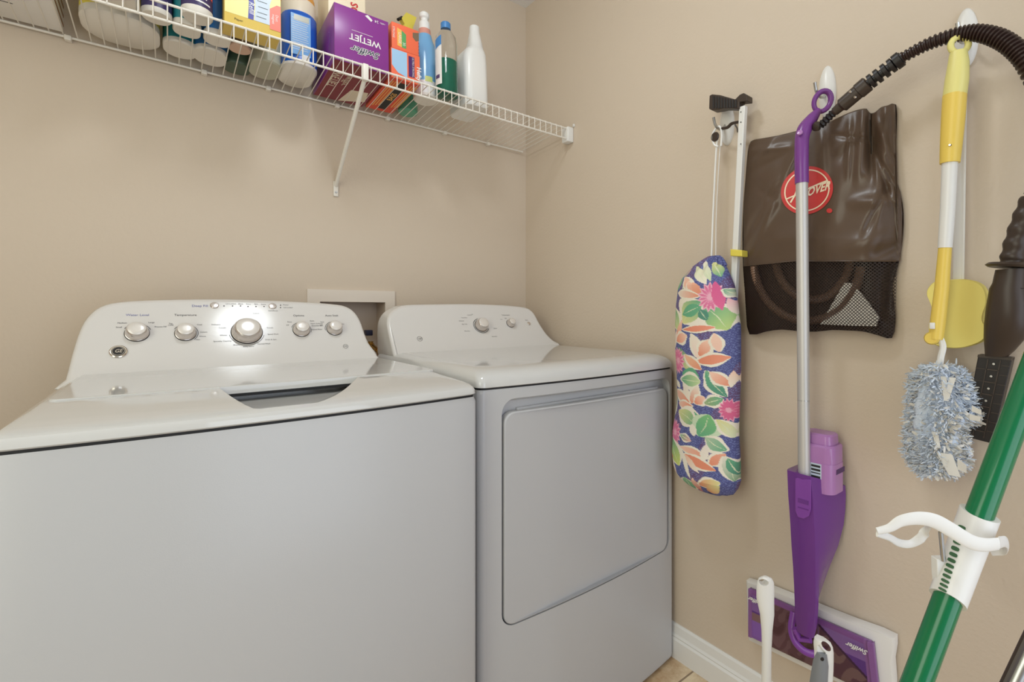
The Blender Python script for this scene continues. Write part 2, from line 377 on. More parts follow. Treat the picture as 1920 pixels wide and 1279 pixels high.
MB().box(-1.20, -.86, -.694, -.66, .9235, .9292).build('lid_gap_shade', 'black', t, 0)  # black strip standing in for the shade in the gap under the lid
PW = (0, -.300, .955)
out = [(122, 713), (126, 697), (135, 662), (148, 622), (163, 596), (187, 576), (225, 566.5), (300, 562.5), (400, 561), (480, 562.5), (560, 566), (620, 570), (650, 575), (667, 587), (677, 603), (683, 620), (692, 643), (709, 668), (706, 694), (400, 714), (124, 736)]
console(t, out, PW, WYB)
lt = 'ink'; li = 'inkblue'; LET[0] = t
kn = [(257, 625, .0222, .024), (348, 625, .0212, .024), (463, 623, .0345, .030), (565, 619, .0212, .024), (627, 617, .0210, .024)]
bases = [knob(t, *k[:2], PW, *k[2:]) for k in kn]
for i, (a0, a1, rr) in enumerate(((20, 150, .0255), (-50, 150, .0245), (190, 345, .039), (-20, 160, .0245), (110, 190, .0245))):
    sm = MB(); arc(sm, bases[i], WN, rr, a0, a1, .0011); sm.build('dial_scale', 'ink', t, 0)
label(li, 'Water Level', 258, 591, PW, .0084); label(lt, 'Temperature', 348, 591, PW, .0084); label(lt, 'Options', 560, 592, PW, .0086); label(lt, 'Auto Soak', 622, 592, PW, .0086)
label(li, 'Deep Fill', 375, 574, PW, .0095)
for s, x, y in (('Medium', 229, 606), ('Small', 223, 614), ('Large', 284, 605), ('Precise Fill', 301, 613), ('Tap', 320, 607), ('Cold', 320, 610), ('Cool', 374, 609), ('Colors', 382, 623), ('Warm', 380, 631), ('Hot', 371, 637),
                ('Delicates', 405, 609), ('Casuals', 417, 615), ('Whites', 419, 629), ('Specialty Cleaning', 417, 640), ('Sheets', 443, 647), ('Bulky Items', 466, 650), ('Normal Wash', 495, 645), ('Drain & Spin', 508, 637), ('Speed Wash', 512, 627), ('Towels', 506, 615), ('Colors', 480, 588),
                ('Rinse', 543, 604), ('Off', 539, 610), ('Extra', 585, 602), ('Fabric Softener', 594, 607), ('Extended Spin', 595, 611), ('Second Rinse', 594, 618), ('Soak', 604, 604), ('Off', 602, 610), ('On', 643, 608),
                ('Lid Locked', 433, 570), ('Wash', 451, 570.5), ('Rinse', 466, 570.5), ('Spin', 480, 570.5), ('Done', 494, 571), ('Power', 536, 572), ('Lid Locked', 540, 577), ('Start/Pause', 512, 583)):
    label(lt, s, x, y, PW, .0052)
for x, y in ((420, 574), (436, 574), (451, 574), (465, 575), (480, 575), (495, 575), (526, 572.5), (526, 577)):
    MB().lathe([(.0016, 0), (.0016, .0008)], plane(x, y, PW, WN), WN, 10).build('indicator_light', 'ink', t, 0)
for x, y in ((402, 573), (511, 574.5)):
    b = plane(x, y, PW, WN); k = MB().lathe([(.0095, 0), (.0095, .002), (.008, .0035), (.0005, .0045)], b, WN, 24).build('button', 'knob', t)
ge_badge(t, 222, 660, PW)
b = plane(648, 649.5, PW, WN); mb = MB(); arc(mb, b, WN, .006, 0, 360, .0008); put_text(mb, 'HE', b+WN*.0007, (1, 0, 0), VUP, .006); mb.build('badge', 'ink', t, 0)

# --- dryer
DX0, DX1, DY0, DYB, DZ = -.7050, -.019, -.830, -.13, .9087
t = thing('clothes_dryer', 'white front-load clothes dryer with a wide drop door, standing right of the washer', 'dryer', ((DX0+DX1)/2, (DY0+DYB)/2, 0))
DBOW = .020
mb = MB(); rs = []
for z, i in ((.012, .002), (.02, 0), (.45, 0), (.898, 0), (DZ-.003, .003)): rs.append(rring(DX0+i, DX1-i, DY0+i, DYB, .014, z, 5, 14, DBOW))
cab = mb.loft(rs).build('cabinet', 'body', t, 40)
def dbow(x): return DBOW*(1-((x-(DX0+DX1)/2)/.343)**2)
def dl(px, py):
    p = B(px, py, DY0-.01)
    for k in range(4): p = B(px, py, DY0-dbow(p.x))
    return p.x, p.z
rx0, _ = dl(940, 900); _, rzt = dl(1100, 729); rx1, _ = dl(1256, 800); dx0, _ = dl(945.5, 900); _, dzt = dl(1100, 753); dx1, _ = dl(1251, 850)
_, dzb = dl(1100, 1110)
def rr_xz(x0, x1, z0, z1, r, y, n=6, ftl=1):
    return [Vector((p.x, y-dbow(p.x), p.y)) for p in rring(x0, x1, z0, z1, r, 0, n, 14)]
c1 = MB().loft([rr_xz(rx0+.006, rx1-.006, dzb-.0022, rzt-.010, .03, DY0+.020), rr_xz(rx0+.001, rx1-.001, dzb-.0022, rzt-.002, .034, DY0), rr_xz(rx0-.004, rx1+.004, dzb-.0026, rzt+.004, .037, DY0-.03)]).build('cutter', 'body', t)
boolcut(cab, [c1]); wn(cab)
# door: slab with pillowed edge, its face follows the bowed front
rs = []
for i, y in ((.002, .0195), (.0, .017), (.0, .0025), (.0006, .0008), (.0018, -.0004), (.0035, -.0009)): rs.append(rr_xz(dx0+i, dx1-i, dzb+i, dzt-i, .026, DY0+y))
door = wn(MB().loft(rs).build('door', 'body', t, 50))
lip = MB(); lip.box(rx0+.05, rx1-.05, DY0+.004, DY0+.012, dzt-.001, dzt+.005); lip.build('door_grip', 'body', door)
for py in (824, 980, 1130):
    p = B(943, py, DY0+.006); MB().lathe([(.0022, 0), (.0022, .003), (.001, .004)], (rx0+.0035, DY0+.006, p.z), (0, -1, 0), 10).build('screw', 'inkblack', t)
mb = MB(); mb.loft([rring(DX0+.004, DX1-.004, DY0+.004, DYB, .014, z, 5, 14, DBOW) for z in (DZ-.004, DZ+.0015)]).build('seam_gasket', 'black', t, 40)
for x in (DX0+.05, DX1-.05):
    for y in (DY0+.06, DYB-.06): MB().lathe([(.02, 0), (.02, .008), (.012, .013)], (x, y, 0), n=16).build('foot', 'blackplastic', t)
mb = MB(); rs = []
for z, f, i in ((DZ+.001, .004, .004), (DZ+.003, .0, .0), (.922, .001, .0), (.932, .006, .003), (.940, .014, .008), (.9465, .027, .016), (.9505, .045, .028), (.952, .07, .042)):
    rs.append(rring(DX0+i-.001, DX1-i, DY0+f-.002, DYB-i*.3, .016+i*.6, z, 6, 14, DBOW))
wn(mb.loft(rs).build('top_deck', 'enamel', t, 40))
PD = (0, -.272, .962)
out = [(742, 673), (735, 650), (728, 618), (727, 602), (732, 588), (745, 578), (764, 572), (820, 570.5), (880, 570), (940, 572), (983, 576), (997, 582), (1005, 592), (1013, 607), (1025, 625), (1038, 638), (1050, 645), (1046, 655), (1010, 662), (870, 671), (760, 678)]
console(t, out, PD, DYB)
lt = 'ink'; LET[0] = t
b1 = knob(t, 902, 611, PD, .0245, .027); b2 = knob(t, 957, 607, PD, .0165, .022)
sm = MB(); arc(sm, b1, WN, .029, 100, 335, .0018); sm.build('dial_scale', 'inkblack', t, 0)
b3 = plane(991.5, 607, PD, WN); MB().lathe([(.0075, 0), (.0075, .002), (.006, .0035), (.0005, .004)], b3, WN, 20).build('button', 'knob', t)
for s, x, y, z in (('Timed Dry', 870, 596, .0066), ('Delicates', 865, 602, .0066), ('Easy Care', 871, 608, .0066), ('Cottons', 880, 591, .0066), ('More Dry', 876, 621, .0066), ('Off', 885, 590, .0066), ('Sensor', 929, 616, .0066), ('Dewrinkle', 927, 631, .0066),
                   ('Temperature', 948, 591, .0085), ('Low', 940, 599, .0066), ('High', 948, 597, .0066), ('Start', 987, 600.5, .008)):
    label(lt, s, x, y, PD, z*.8)
b = plane(787, 635.5, PD, WN); mb = MB(); arc(mb, b, WN, .008, 0, 360, .001); put_text(mb, 'GE', b+WN*.0007, (1, 0, 0), VUP, .009, shear=.3); mb.build('badge', 'ink', t, 0)

# ------------------------------------------------------------------ wire shelf
SFY, SRY, TILT = -.322, -.012, .042
def deckz(y): return 1.793+(-y-.012)*TILT
SX0 = -2.2; SX1 = -.012
t = thing('wire_shelf', 'long white coated wire shelf with deep front lip on the back wall', 'shelf', (-1.1, 0, 1.79))
zt, zl = deckz(SFY)-.004, deckz(SFY)-.044
MB().tube([(SX0, SRY, deckz(SRY)-.0045), (SX1-.012, SRY, deckz(SRY)-.0045)], .0034, 10).build('rear_rail', 'wirew', t)
MB().tube([(SX0, SFY+.003, zt), (SX1, SFY+.003, zt)], .0032, 10).build('upper_front_rail', 'wirew', t)
MB().tube([(SX0, SFY+.003, zl), (SX1, SFY+.003, zl)], .0032, 10).build('lower_front_rail', 'wirew', t)
x0 = -.9005+.02; w0 = None; k0 = int((SX0-x0)/.0258)+1
for k in range(k0, 100):
    x = x0+k*.0258
    if x > SX1-.006: break
    if w0 is None:
        ww = MB().tube([(0, 0, 0), (0, SFY-SRY+.004, (SRY-SFY)*TILT), (0, SFY-SRY, (SRY-SFY)*TILT-.003), (0, SFY-SRY, (SRY-SFY)*TILT-.044)], .0015, 6)
        w0 = mesh_obj('wire', [v+ORG[t.name] for v in ww.v], ww.f, 'wirew', t); wo = w0
    else: wo = w0.copy(); COL.objects.link(wo)
    wo.location = (x-ORG[t.name].x, SRY, deckz(SRY)-1.79)
for x in (-2.0, -1.44, -1.158, -.995, -.792, -.62, -.395, -.2):
    c = MB(); c.box(x-.007, x+.007, -.02, 0, deckz(SRY)-.014, deckz(SRY)-.001, .002); c.build('wall_clip', 'wirew', t)
# end bracket on the right wall
p = MB(); p.box(-.03, -.0005, SFY-.008, SFY+.03, zl-.012, zt+.006, .003); p.tube([(-.006, SFY-.01, zt+.012), (-.0005, SFY-.012, zt+.014)], .006); p.build('end_bracket', 'white', t)
# brace
bx = -.792
p = MB(); a = Vector((bx, SFY+.004, zl+.012)); e = Vector((bx-.002, -.004, 1.515)); p.tube([a, a*.5+e*.5, e], .0065, 10)
p.box(bx-.010, bx+.006, -.006, -.0005, 1.478, 1.53, .002); p.box(bx-.009, bx+.007, SFY-.004, SFY+.012, zl-.004, zt+.004, .002)
p.build('support_brace', 'wirew', t); MB().lathe([(.004, 0), (.003, .002)], (bx-.002, -.006, 1.492), (0, -1, 0), 12).build('screw', 'steel', t)

# ------------------------------------------------------------------ things on the shelf
G = 'cleaning supplies on the wire shelf'
def item(name, label_, cat, x, y, group=None, z=None):
    return thing(name, label_, cat, (x, y, deckz(y) if z is None else z), group, (-TILT, 0, 0) if z is None else None)
def rbottle(t, x, y, z, secs, name, m, n=6, sm=40):
    """secs: (half width, half depth, corner, height)"""
    mb = MB(); mb.loft([rring(x-a, x+a, y-b, y+b, min(r, a*.99, b*.99), z+h, n, 1) for a, b, r, h in secs]); return mb.build(name, m, t, sm)
def rbot(x, y, hw, hd, r, bm, sm_, h, name, label_, cat, foot=.012, neck=True):
    z = deckz(y); t = item(name, label_, cat, x, y, 'cleaning bottles on the wire shelf' if name == 'cleaner_bottle' else None)
    rbottle(t, x, y, z, [(hw*.93, hd*.93, r*.93, 0), (hw, hd, r, .004), (hw, hd, r, foot)], 'base', bm)
    s = [(hw*.995, hd*.995, r, foot), (hw*.995, hd*.995, r, h*.75), (hw*.8, hd*.8, r*.8, h*.88), (hw*.4, hd*.4, r*.4, h*.97), (hw*.35, hd*.35, r*.35, h)]
    rbottle(t, x, y, z, s, 'body', sm_)
    if neck: MB().lathe([(.016, h-.002), (.016, h+.022), (.013, h+.025)], (x, y, z), n=20).build('cap', 'white', t)
    return t
# far left carton, edge of it in view
y, z = -.105, deckz(-.105)
t = item('carton', 'off-white flat carton at the far left end of the shelf', 'box', -1.60, y)
MB().box(-1.76, -1.447, -.19, -.022, z, z+.16, .002).build('carton_body', 'whitem', t)
mb = MB()
for k in range(6): mb.box(-1.4472, -1.4462, -.186, -.026, z+.012+k*.024, z+.018+k*.024)
mb.build('side_stripes', 'woodbrown', t, 0)
mb = MB(); mb.box(-1.76, -1.52, -.106, -.104, z-.0006, z+.0002); mb.build('flap_seam', 'inkblack', t, 0)
rbot(-1.425, -.262, .034, .034, .034, 'whitebot', 'white', .19, 'round_bottle', 'white round bottle, leftmost on the shelf at its front edge', 'bottle')
rbot(-1.333, -.110, .076, .080, .060, 'whitebot', 'jugyellow', .24, 'detergent_jug', 'large yellow jug with broad oval white base at the wall side', 'jug', .02)
rbot(-1.331, -.262, .033, .046, .022, 'whitebot', 'white', .2, 'rectangular_bottle', 'narrow white bottle with rounded square base in front of the large jug', 'bottle')
rbot(-1.262, -.232, .030, .033, .030, 'whitebot', 'darkpurple', .2, 'cleaner_bottle', 'dark purple bottle with oval white base beside the narrow white bottle', 'bottle')
rbot(-1.215, -.095, .037, .050, .036, 'whitebot', 'teal', .2, 'cleaner_bottle', 'teal bottle with round base near the wall, right of the large jug', 'bottle')
rbot(-1.203, -.213, .029, .036, .022, 'whitebot', 'teal', .2, 'cleaner_bottle', 'teal bottle with a rounded white base, standing behind the tall printed can', 'bottle')
rbot(-1.148, -.100, .038, .052, .034, 'whitebot', 'blue', .2, 'cleaner_bottle', 'blue bottle with round base near the wall, behind its blue twin', 'bottle')
rbot(-1.139, -.209, .030, .036, .024, 'whitebot', 'blue', .2, 'cleaner_bottle', 'blue bottle with rounded white base just left of the yellow carton', 'bottle')
t = item('printed_can', 'dark purple can with red and white slanted print behind the front lip', 'can', -1.185, -.286)
z = deckz(-.286)
MB().lathe([(.028, 0), (.032, .006), (.032, .018)], (-1.185, -.286, z)).build('base', 'whitebot', t)
MB().lathe([(.0315, .018), (.0315, .15), (.02, .16), (.02, .175)], (-1.185, -.286, z)).build('body', 'darkpurple', t)
def wrap(t, x, y, z, r, a0, a1, h0, h1, sl, m, name, off=.0006):
    """band printed on a round body; angles from the -y direction"""
    mb = MB(); N = 10; rg = []
    for h in (h0, h1):
        rg.append([Vector((x+(r+off)*math.sin(R(a0+(a1-a0)*k/N)), y-(r+off)*math.cos(R(a0+(a1-a0)*k/N)), z+h+sl*k/N)) for k in range(N+1)])
    mb.add(rg[0]+rg[1], [(k, k+1, N+2+k, N+1+k) for k in range(N)]); return mb.build(name, m, t, 60)
wrap(t, -1.185, -.286, z, .0315, -70, 35, .05, .057, -.012, 'white', 'print_band'); wrap(t, -1.185, -.286, z, .0315, -20, 70, .062, .075, -.016, 'canred', 'print_band'); wrap(t, -1.185, -.286, z, .0315, -60, 50, .03, .034, -.004, 'white', 'print_band')
# yellow duster-refill box at the front
t = item('refill_box', 'yellow refill carton with blue curve and red corner panel at the front lip', 'box', -1.07, -.283)
z = deckz(-.283); X0, X1, Yf = -1.132, -1.008, -.316
MB().box(X0, X1, Yf, -.25, z, z+.155, .0015).build('carton_body', 'cardyellow2', t)
MB().box(X0+.001, X1-.001, Yf-.0006, Yf+.001, z+.026, z+.153).build('front_print', 'cardyellow', t, 0)
def onfront(pts, y, m, name, t, off=.0004):
    mb = MB(); P = [Vector((a, y-off, b)) for a, b in pts]; mb.prism(P, (0, off*.9, 0)); return mb.build(name, m, t, 0)
onfront([(X0+.05, z+.026), (X0+.062, z+.026), (X0+.064, z+.07), (X0+.055, z+.12), (X0+.045, z+.153), (X0+.035, z+.153), (X0+.045, z+.11), (X0+.052, z+.07)], Yf-.0006, 'cardblue', 'blue_curve', t)
onfront([(X0+.064, z+.026), (X1-.026, z+.026), (X1-.026, z+.08), (X1-.02, z+.10), (X0+.075, z+.13), (X0+.058, z+.12), (X0+.066, z+.07)], Yf-.0006, 'cardsky', 'sky_panel', t)
onfront([(X1-.026, z+.016), (X1-.001, z+.016), (X1-.001, z+.085), (X1-.010, z+.085), (X1-.026, z+.07)], Yf-.0008, 'cardred', 'red_panel', t)
mb = MB(); put_text(mb, 'Refill', (X0+.0575, Yf-.0014, z+.056), (0, 0, -1), (1, 0, 0), .016, shear=.2)
mb.build('lettering', 'white', t, 0); mb = MB(); put_text(mb, 'Dust', (X1-.010, Yf-.0016, z+.05), (0, 0, -1), (1, 0, 0), .009); put_text(mb, 'magnet', (X1-.018, Yf-.0016, z+.045), (0, 0, -1), (1, 0, 0), .009); mb.build('panel_lettering', 'white', t, 0)
mb = MB()
for k, (a, b) in enumerate(((.07, .05), (.072, .065), (.07, .08), (.068, .038))): mb.box(X0+a, X0+a+.022, Yf-.0014, Yf-.001, z+b, z+b+.0012)
mb.tube([(X0+.016, Yf-.0012, z+.10), (X0+.022, Yf-.0012, z+.082), (X0+.034, Yf-.0012, z+.078)], .0008, 5)
put_text(mb, 'Paper', (X0+.03, Yf-.0010, z+.014), (1, 0, 0), (0, 0, 1), .008); mb.build('dark_print', 'inkblack', t, 0)
rbot(-1.088, -.192, .027, .026, .026, 'copper', 'darkcard', .12, 'small_jar', 'small jar with copper base directly behind the yellow carton', 'jar', .006, False)
t = rbot(-1.083, -.075, .034, .040, .030, 'darkgreen', 'darkgreen', .16, 'green_jar', 'dark green jar against the wall behind the yellow carton', 'jar')
rbot(-1.018, -.112, .040, .062, .038, 'greyclear', 'greyclear', .2, 'grey_bottle', 'greyish clear bottle left of the blue canister', 'bottle', .01)
# blue canister
x, y = -.935, -.125; z = deckz(y)
t = item('wipes_canister', 'bright blue canister with white base and orange flip cap beside the purple box', 'canister', x, y)
rbottle(t, x, y, z, [(.042, .072, .040, 0), (.047, .078, .044, .005), (.0475, .0785, .045, .012)], 'base', 'whitebot')
rbottle(t, x, y, z, [(.0475, .0785, .045, .012), (.0475, .0785, .045, .160), (.044, .074, .042, .166)], 'body', 'canblue')
rbottle(t, x, y, z, [(.044, .074, .042, .162), (.045, .075, .042, .205), (.042, .072, .04, .209)], 'collar', 'capcream')
rbottle(t, x, y, z, [(.042, .071, .04, .209), (.043, .072, .04, .214), (.042, .071, .04, .225), (.03, .055, .028, .236)], 'flip_cap', 'cap_orange')
yf = y-.0785
MB().box(x-.030, x+.022, yf-.0008, yf+.004, z+.03, z+.15).build('label_panel', 'canblue2', t, 0)
mb = MB()
for k in range(15): mb.box(x-.027, x+.012+random.random()*.008, yf-.0012, yf-.0007, z+.045+k*.0065, z+.0462+k*.0065)
mb.box(x+.002, x+.018, yf-.0014, yf-.0007, z+.016, z+.034); mb.build('label_print', 'white', t, 0)
MB().box(x-.022, x+.018, yf-.0013, yf-.0006, z+.132, z+.148).build('label_block', 'greyclear', t, 0)
# purple pad box
x0, x1, y0, y1 = -.872, -.7165, -.300, -.036; z = deckz(-.168); z1 = z+.166
t = item('mop_pad_box', 'large purple box of mop pads printed upside down in white', 'box', (x0+x1)/2, -.168)
MB().box(x0, x1, y0, y1, z, z1, .0015).build('carton_body', 'boxpurple', t)
MB().box(x0+.002, x1-.002, y0+.002, y1-.002, z-.0005, z+.001).build('bottom_print', 'boxmaroon', t, 0)
xm = (x0+x1)/2
mb = MB(); put_text(mb, 'WETJET', (xm+.008, y0-.0006, z+.082), (-1, 0, 0), (0, 0, -1), .026, bold=.0004); mb.build('lettering', 'white', t, 0); mb = MB(); put_text(mb, 'Swiffer', (xm+.010, y0-.0012, z+.047), (-1, 0, 0), (0, 0, -1), .029, shear=.35, bold=.0014)
mb.build('lettering', 'white', t, 0); mb = MB(); mb.box(xm-.03, xm+.03, y0-.0007, y0, z+.101, z+.102)
put_text(mb, '24', (xm+.042, y0-.0006, z+.153), (-1, 0, 0), (0, 0, -1), .012); put_text(mb, 'refills', (xm+.06, y0-.0006, z+.153), (-1, 0, 0), (0, 0, -1), .007)
mb.prism([Vector((xm+a, y0-.001, z+b)) for a, b in ((.008, .158), (.016, .163), (.03, .152), (.026, .146))], (0, .0008, 0)); mb.build('white_lettering', 'white', t, 0)
mb = MB(); put_text(mb, 'Swiffer', (xm+.0098, y0-.0017, z+.0472), (-1, 0, 0), (0, 0, -1), .029, shear=.35, bold=.0001); mb.build('navy_lettering', 'navy', t, 0)
mb = MB(); put_text(mb, 'WETJET', (x0+.03, y0+.12, z-.0009), (0, 1, 0), (-1, 0, 0), .03, bold=.0004); put_text(mb, 'Swiffer', (x0+.06, y0+.10, z-.0009), (0, 1, 0), (-1, 0, 0), .03, shear=.3)
mb.prism([Vector((x0+a, y0+b, z-.0008)) for a, b in ((.075, .26), (.15, .22), (.14, .15), (.09, .16))], (0, 0, .0005)); mb.build('bottom_lettering', 'capcream', t, 0)
mb = MB(); put_text(mb, 'Swiffer', (x0-.0006, y0+.05, z+.07), (0, 0, -1), (0, 1, 0), .03, shear=.3); mb.build('side_lettering', 'lilac', t, 0)
# cream box lying on it
t = thing('cream_box', 'cream carton with red lettering resting on top of the purple box', 'box', (-.80, -.12, z1))
t.rotation_euler = (-TILT, 0, 0)
MB().box(-.862, -.752, -.19, -.06, z1+.0005, z1+.13, .0015).build('carton_body', 'cardcream', t)
mb = MB(); put_text(mb, 'PADS', (-.785, -.1908, z1+.05), (0, 0, 1), (-1, 0, 0), .03, bold=.001); mb.build('red_lettering', 'redtext', t, 0)
# orange boxes
x0, x1, y0, y1 = -.708, -.616, -.296, -.045; z = deckz(-.21); zm = z+.094; z2 = zm+.082
t = item('trash_bag_box', 'orange-red trash bag box with sky blue panel, lower of the two', 'box', (x0+x1)/2, -.21, 'stacked trash bag boxes')
MB().box(x0, x1, y0, y1, z, zm, .001).build('carton_body', 'orange', t)
onfront([(x0+.002, z+.04), (x0+.02, z+.02), (x0+.05, z+.012), (x0+.05, z+.091), (x0+.002, z+.091)], y0, 'labsky', 'sky_panel', t)
onfront([(x0+.055, z+.018), (x0+.074, z+.018), (x0+.074, z+.084), (x0+.055, z+.084)], y0, 'labpurple', 'purple_panel', t)
mb = MB(); put_text(mb, 'ULTRA STRONG', (x0+.069, y0-.0008, z+.051), (0, 0, -1), (1, 0, 0), .0085); put_text(mb, 'Hefty', (x0+.088, y0-.0008, z+.035), (0, 0, -1), (1, 0, 0), .02, bold=.0005); mb.build('white_lettering', 'white', t, 0)
MB().box(x0+.001, x1-.001, y0+.001, y1-.001, z-.0005, z+.0005).build('bottom_print', 'orange2', t, 0)
mb = MB(); mb.box(x0+.035, x0+.06, y0+.02, y1-.02, z-.0011, z-.0004); mb.build('bottom_block', 'inkblack', t, 0)
mb = MB(); put_text(mb, 'BAGS', (x0+.0475, (y0+y1)/2, z-.0014), (0, -1, 0), (-1, 0, 0), .024, bold=.0004)
for k, a in enumerate((.012, .02, .028, .07, .078, .088)): mb.box(x0+a, x0+a+.003, y0+.02, y1-.03-k*.006, z-.0011, z-.0004)
mb.build('bottom_lettering', 'laborange', t, 0)
t = thing('trash_bag_box', 'orange box with green and yellow panels, stacked on the other orange box', 'box', ((x0+x1)/2, -.21, zm), 'stacked trash bag boxes', (-TILT, 0, R(0)))
MB().box(x0+.003, x1-.003, y0+.004, y1, zm+.0005, z2, .001).build('carton_body', 'orange', t)
yy = y0+.004
onfront([(x0+.02, zm+.012), (x0+.034, zm+.010), (x0+.034, zm+.064), (x0+.02, zm+.068)], yy, 'laborange', 'yellow_panel', t)
onfront([(x0+.034, zm+.010), (x0+.048, zm+.009), (x0+.048, zm+.055), (x0+.034, zm+.064)], yy, 'labgreen', 'green_panel', t)
onfront([(x0+.07, zm+.055), (x0+.08, zm+.045), (x0+.09, zm+.05), (x0+.09, zm+.076), (x0+.07, zm+.07)], yy, 'darkcard', 'brown_panel', t)
mb = MB(); put_text(mb, 'LARGE', (x0+.028, yy-.0008, zm+.037), (0, 0, -1), (1, 0, 0), .012); put_text(mb, '30', (x0+.041, yy-.0008, zm+.022), (0, 0, -1), (1, 0, 0), .012); put_text(mb, 'STRONG', (x0+.009, yy-.0008, zm+.05), (0, 0, -1), (1, 0, 0), .009); mb.build('white_lettering', 'white', t, 0)
# yellow-headed trigger sprayer at the wall
x, y = -.570, -.078; z = deckz(y)
t = item('trigger_sprayer', 'green-bottomed spray bottle with yellow trigger head, behind the blue pump bottle', 'spray bottle', x, y)
MB().lathe([(.030, 0), (.034, .005), (.034, .17), (.03, .21), (.014, .26), (.013, .295)], (x, y, z)).build('bottle', 'greenbot', t)
mb = MB(); mb.box(x-.012, x+.020, y-.014, y+.014, z+.285, z+.330, .004); mb.prism([Vector((x-.022, y-.011, z+.338)), Vector((x-.010, y-.011, z+.318)), Vector((x+.020, y-.011, z+.318)), Vector((x+.034, y-.011, z+.362)), Vector((x-.004, y-.011, z+.366))], (0, .022, 0)); mb.build('spray_head', 'jugyellow', t)
MB().tube([(x-.018, y-.004, z+.345), (x-.036, y-.012, z+.326)], .005).build('nozzle', 'blackplastic', t)
MB().tube([(x-.010, y-.006, z+.318), (x-.022, y-.010, z+.275)], .004).build('trigger', 'jugyellow', t)
# blue pump bottle
x, y = -.558, -.205; z = deckz(y)
t = item('pump_bottle', 'pale blue spray bottle with tall white cap and pink neck', 'bottle', x, y)
MB().lathe([(.035, 0), (.0405, .004), (.041, .012)], (x, y, z)).build('base', 'whitebot', t)
MB().lathe([(.0408, .012), (.0408, .055)], (x, y, z)).build('lower_label', 'white', t)
MB().lathe([(.0405, .055), (.0405, .150), (.037, .182), (.027, .208), (.0225, .226)], (x, y, z)).build('bottle', 'spraybody', t)
MB().lathe([(.0222, .226), (.0200, .246)], (x, y, z)).build('neck', 'pinkneck', t)
MB().lathe([(.0185, .246), (.0175, .272), (.012, .277), (.012, .285), (.0165, .29), (.0170, .302), (.010, .309)], (x, y, z)).build('cap', 'white', t)
mb = MB()
for k in range(11): 
    r = .0415; a = R(-62); h = .06+k*.011
    mb.add([(x+r*math.sin(a+d), y-r*math.cos(a+d), z+h+e) for d, e in ((-.25, 0), (.2, .006), (.2, .010), (-.25, .004))], [(0, 1, 2, 3)])
mb.build('side_print', 'stripe', t, 0)
wrap(t, x, y, z, .0408, -25, 10, .05, .068, 0, 'lime', 'lime_print')
# clear bottle with green liquid
x, y = -.512, -.272; z = deckz(y)
t = item('mouthwash_bottle', 'clear plastic bottle half filled with green liquid and a blue cap', 'bottle', x, y)
MB().lathe([(.030, 0), (.0362, .004), (.0367, .02), (.0367, .18), (.033, .203), (.016, .228), (.014, .238)], (x, y, z)).build('bottle', 'clear', t)
MB().lathe([(.029, .0015), (.0354, .005), (.0359, .02), (.0359, .118)], (x, y, z)).build('liquid', 'greenliq', t)
MB().lathe([(.0165, .232), (.0165, .252), (.014, .255)], (x, y, z)).build('cap', 'bluecap', t)
wrap(t, x, y, z, .0369, -100, -50, .03, .165, 0, 'white', 'label_panel'); wrap(t, x, y, z, .0375, -90, -62, .05, .062, 0, 'stripe', 'barcode'); wrap(t, x, y, z, .0375, -90, -50, .15, .182, 0.012, 'bluecap', 'blue_print')
# tall white jug with offset neck
x, y = -.388, -.205; z = deckz(y)
t = item('bleach_jug', 'tall plain white plastic bottle with offset neck, rightmost on the shelf', 'bottle', x, y)
mb = MB()
rs = []
for xa, xb, ya, yb, r, h in ((-.050, .036, -.072, .068, .02, 0), (-.053, .039, -.076, .072, .024, .005), (-.053, .039, -.076, .072, .026, .16), (-.051, .039, -.075, .068, .028, .18), (-.044, .0385, -.073, .060, .028, .200), (-.034, .038, -.068, .04, .03, .214), (-.020, .037, -.060, .016, .027, .226), (-.013, .034, -.052, .004, .0225, .255), (-.008, .029, -.043, -.005, .018, .29)):
    rs.append(rring(x+xa, x+xb, y+ya, y+yb, r, z+h, 6, 1))
mb.loft(rs).build('bottle', 'white', t, 50)
MB().lathe([(.0188, 0), (.0188, .012), (.0175, .026), (.014, .029)], (x+.0105, y-.024, z+.287)).build('cap', 'white', t)
mb = MB(); mb.tube(smooth_path([(x-.010, y+.035, z+.195), (x-.004, y+.034, z+.225), (x+.006, y+.012, z+.246), (x+.010, y-.015, z+.262)], 4), .008); mb.build('handle', 'white', t)

# ------------------------------------------------------------------ right wall: hooks
HG = 'oval adhesive hooks on the right wall'
def hook(px, top, bot, wpx, label_):
    a = W(px, top, -.006); b = W(px, bot, -.006); c = (a+b)/2; hh = (a.z-b.z)/2
    hw = abs(W(px+wpx/2, (top+bot)/2, -.006).y-W(px-wpx/2, (top+bot)/2, -.006).y)/2
    t = thing('wall_hook', label_, 'hook', (0, c.y, c.z), HG)
    mb = MB(); rs = []
    for x, k in ((0, 1.0), (-.004, 1.0), (-.008, .92), (-.012, .72), (-.0145, .4), (-.015, .05)):
        rs.append([Vector((x, c.y+hw*k*math.cos(q), c.z+hh*(k if k > .9 else k*.98)*math.sin(q))) for q in [2*math.pi*i/36 for i in range(36)]])
    mb.loft(rs).build('base_plate', 'white', t, 60)
    mb = MB(); yy = c.y; zz = c.z-hh*.15
    mb.tube(smooth_path([(-.008, yy, zz+.012), (-.022, yy, zz-.006), (-.045, yy, zz-.012), (-.062, yy, zz-.004), (-.070, yy, zz+.014)], 5), .0038, 10).build('hook_arm', 'steel', t)
    return c, hh, zz
h1 = hook(1362, 196, 272, 26, 'white oval hook behind the grabber grip, first of three from the corner')
h2 = hook(1550, 123, 222, 32, 'white oval hook holding the purple mop ring, middle of three')
h3 = hook(1811, 15, 125, 46, 'largest-looking white oval hook under the black hose, nearest the right edge')

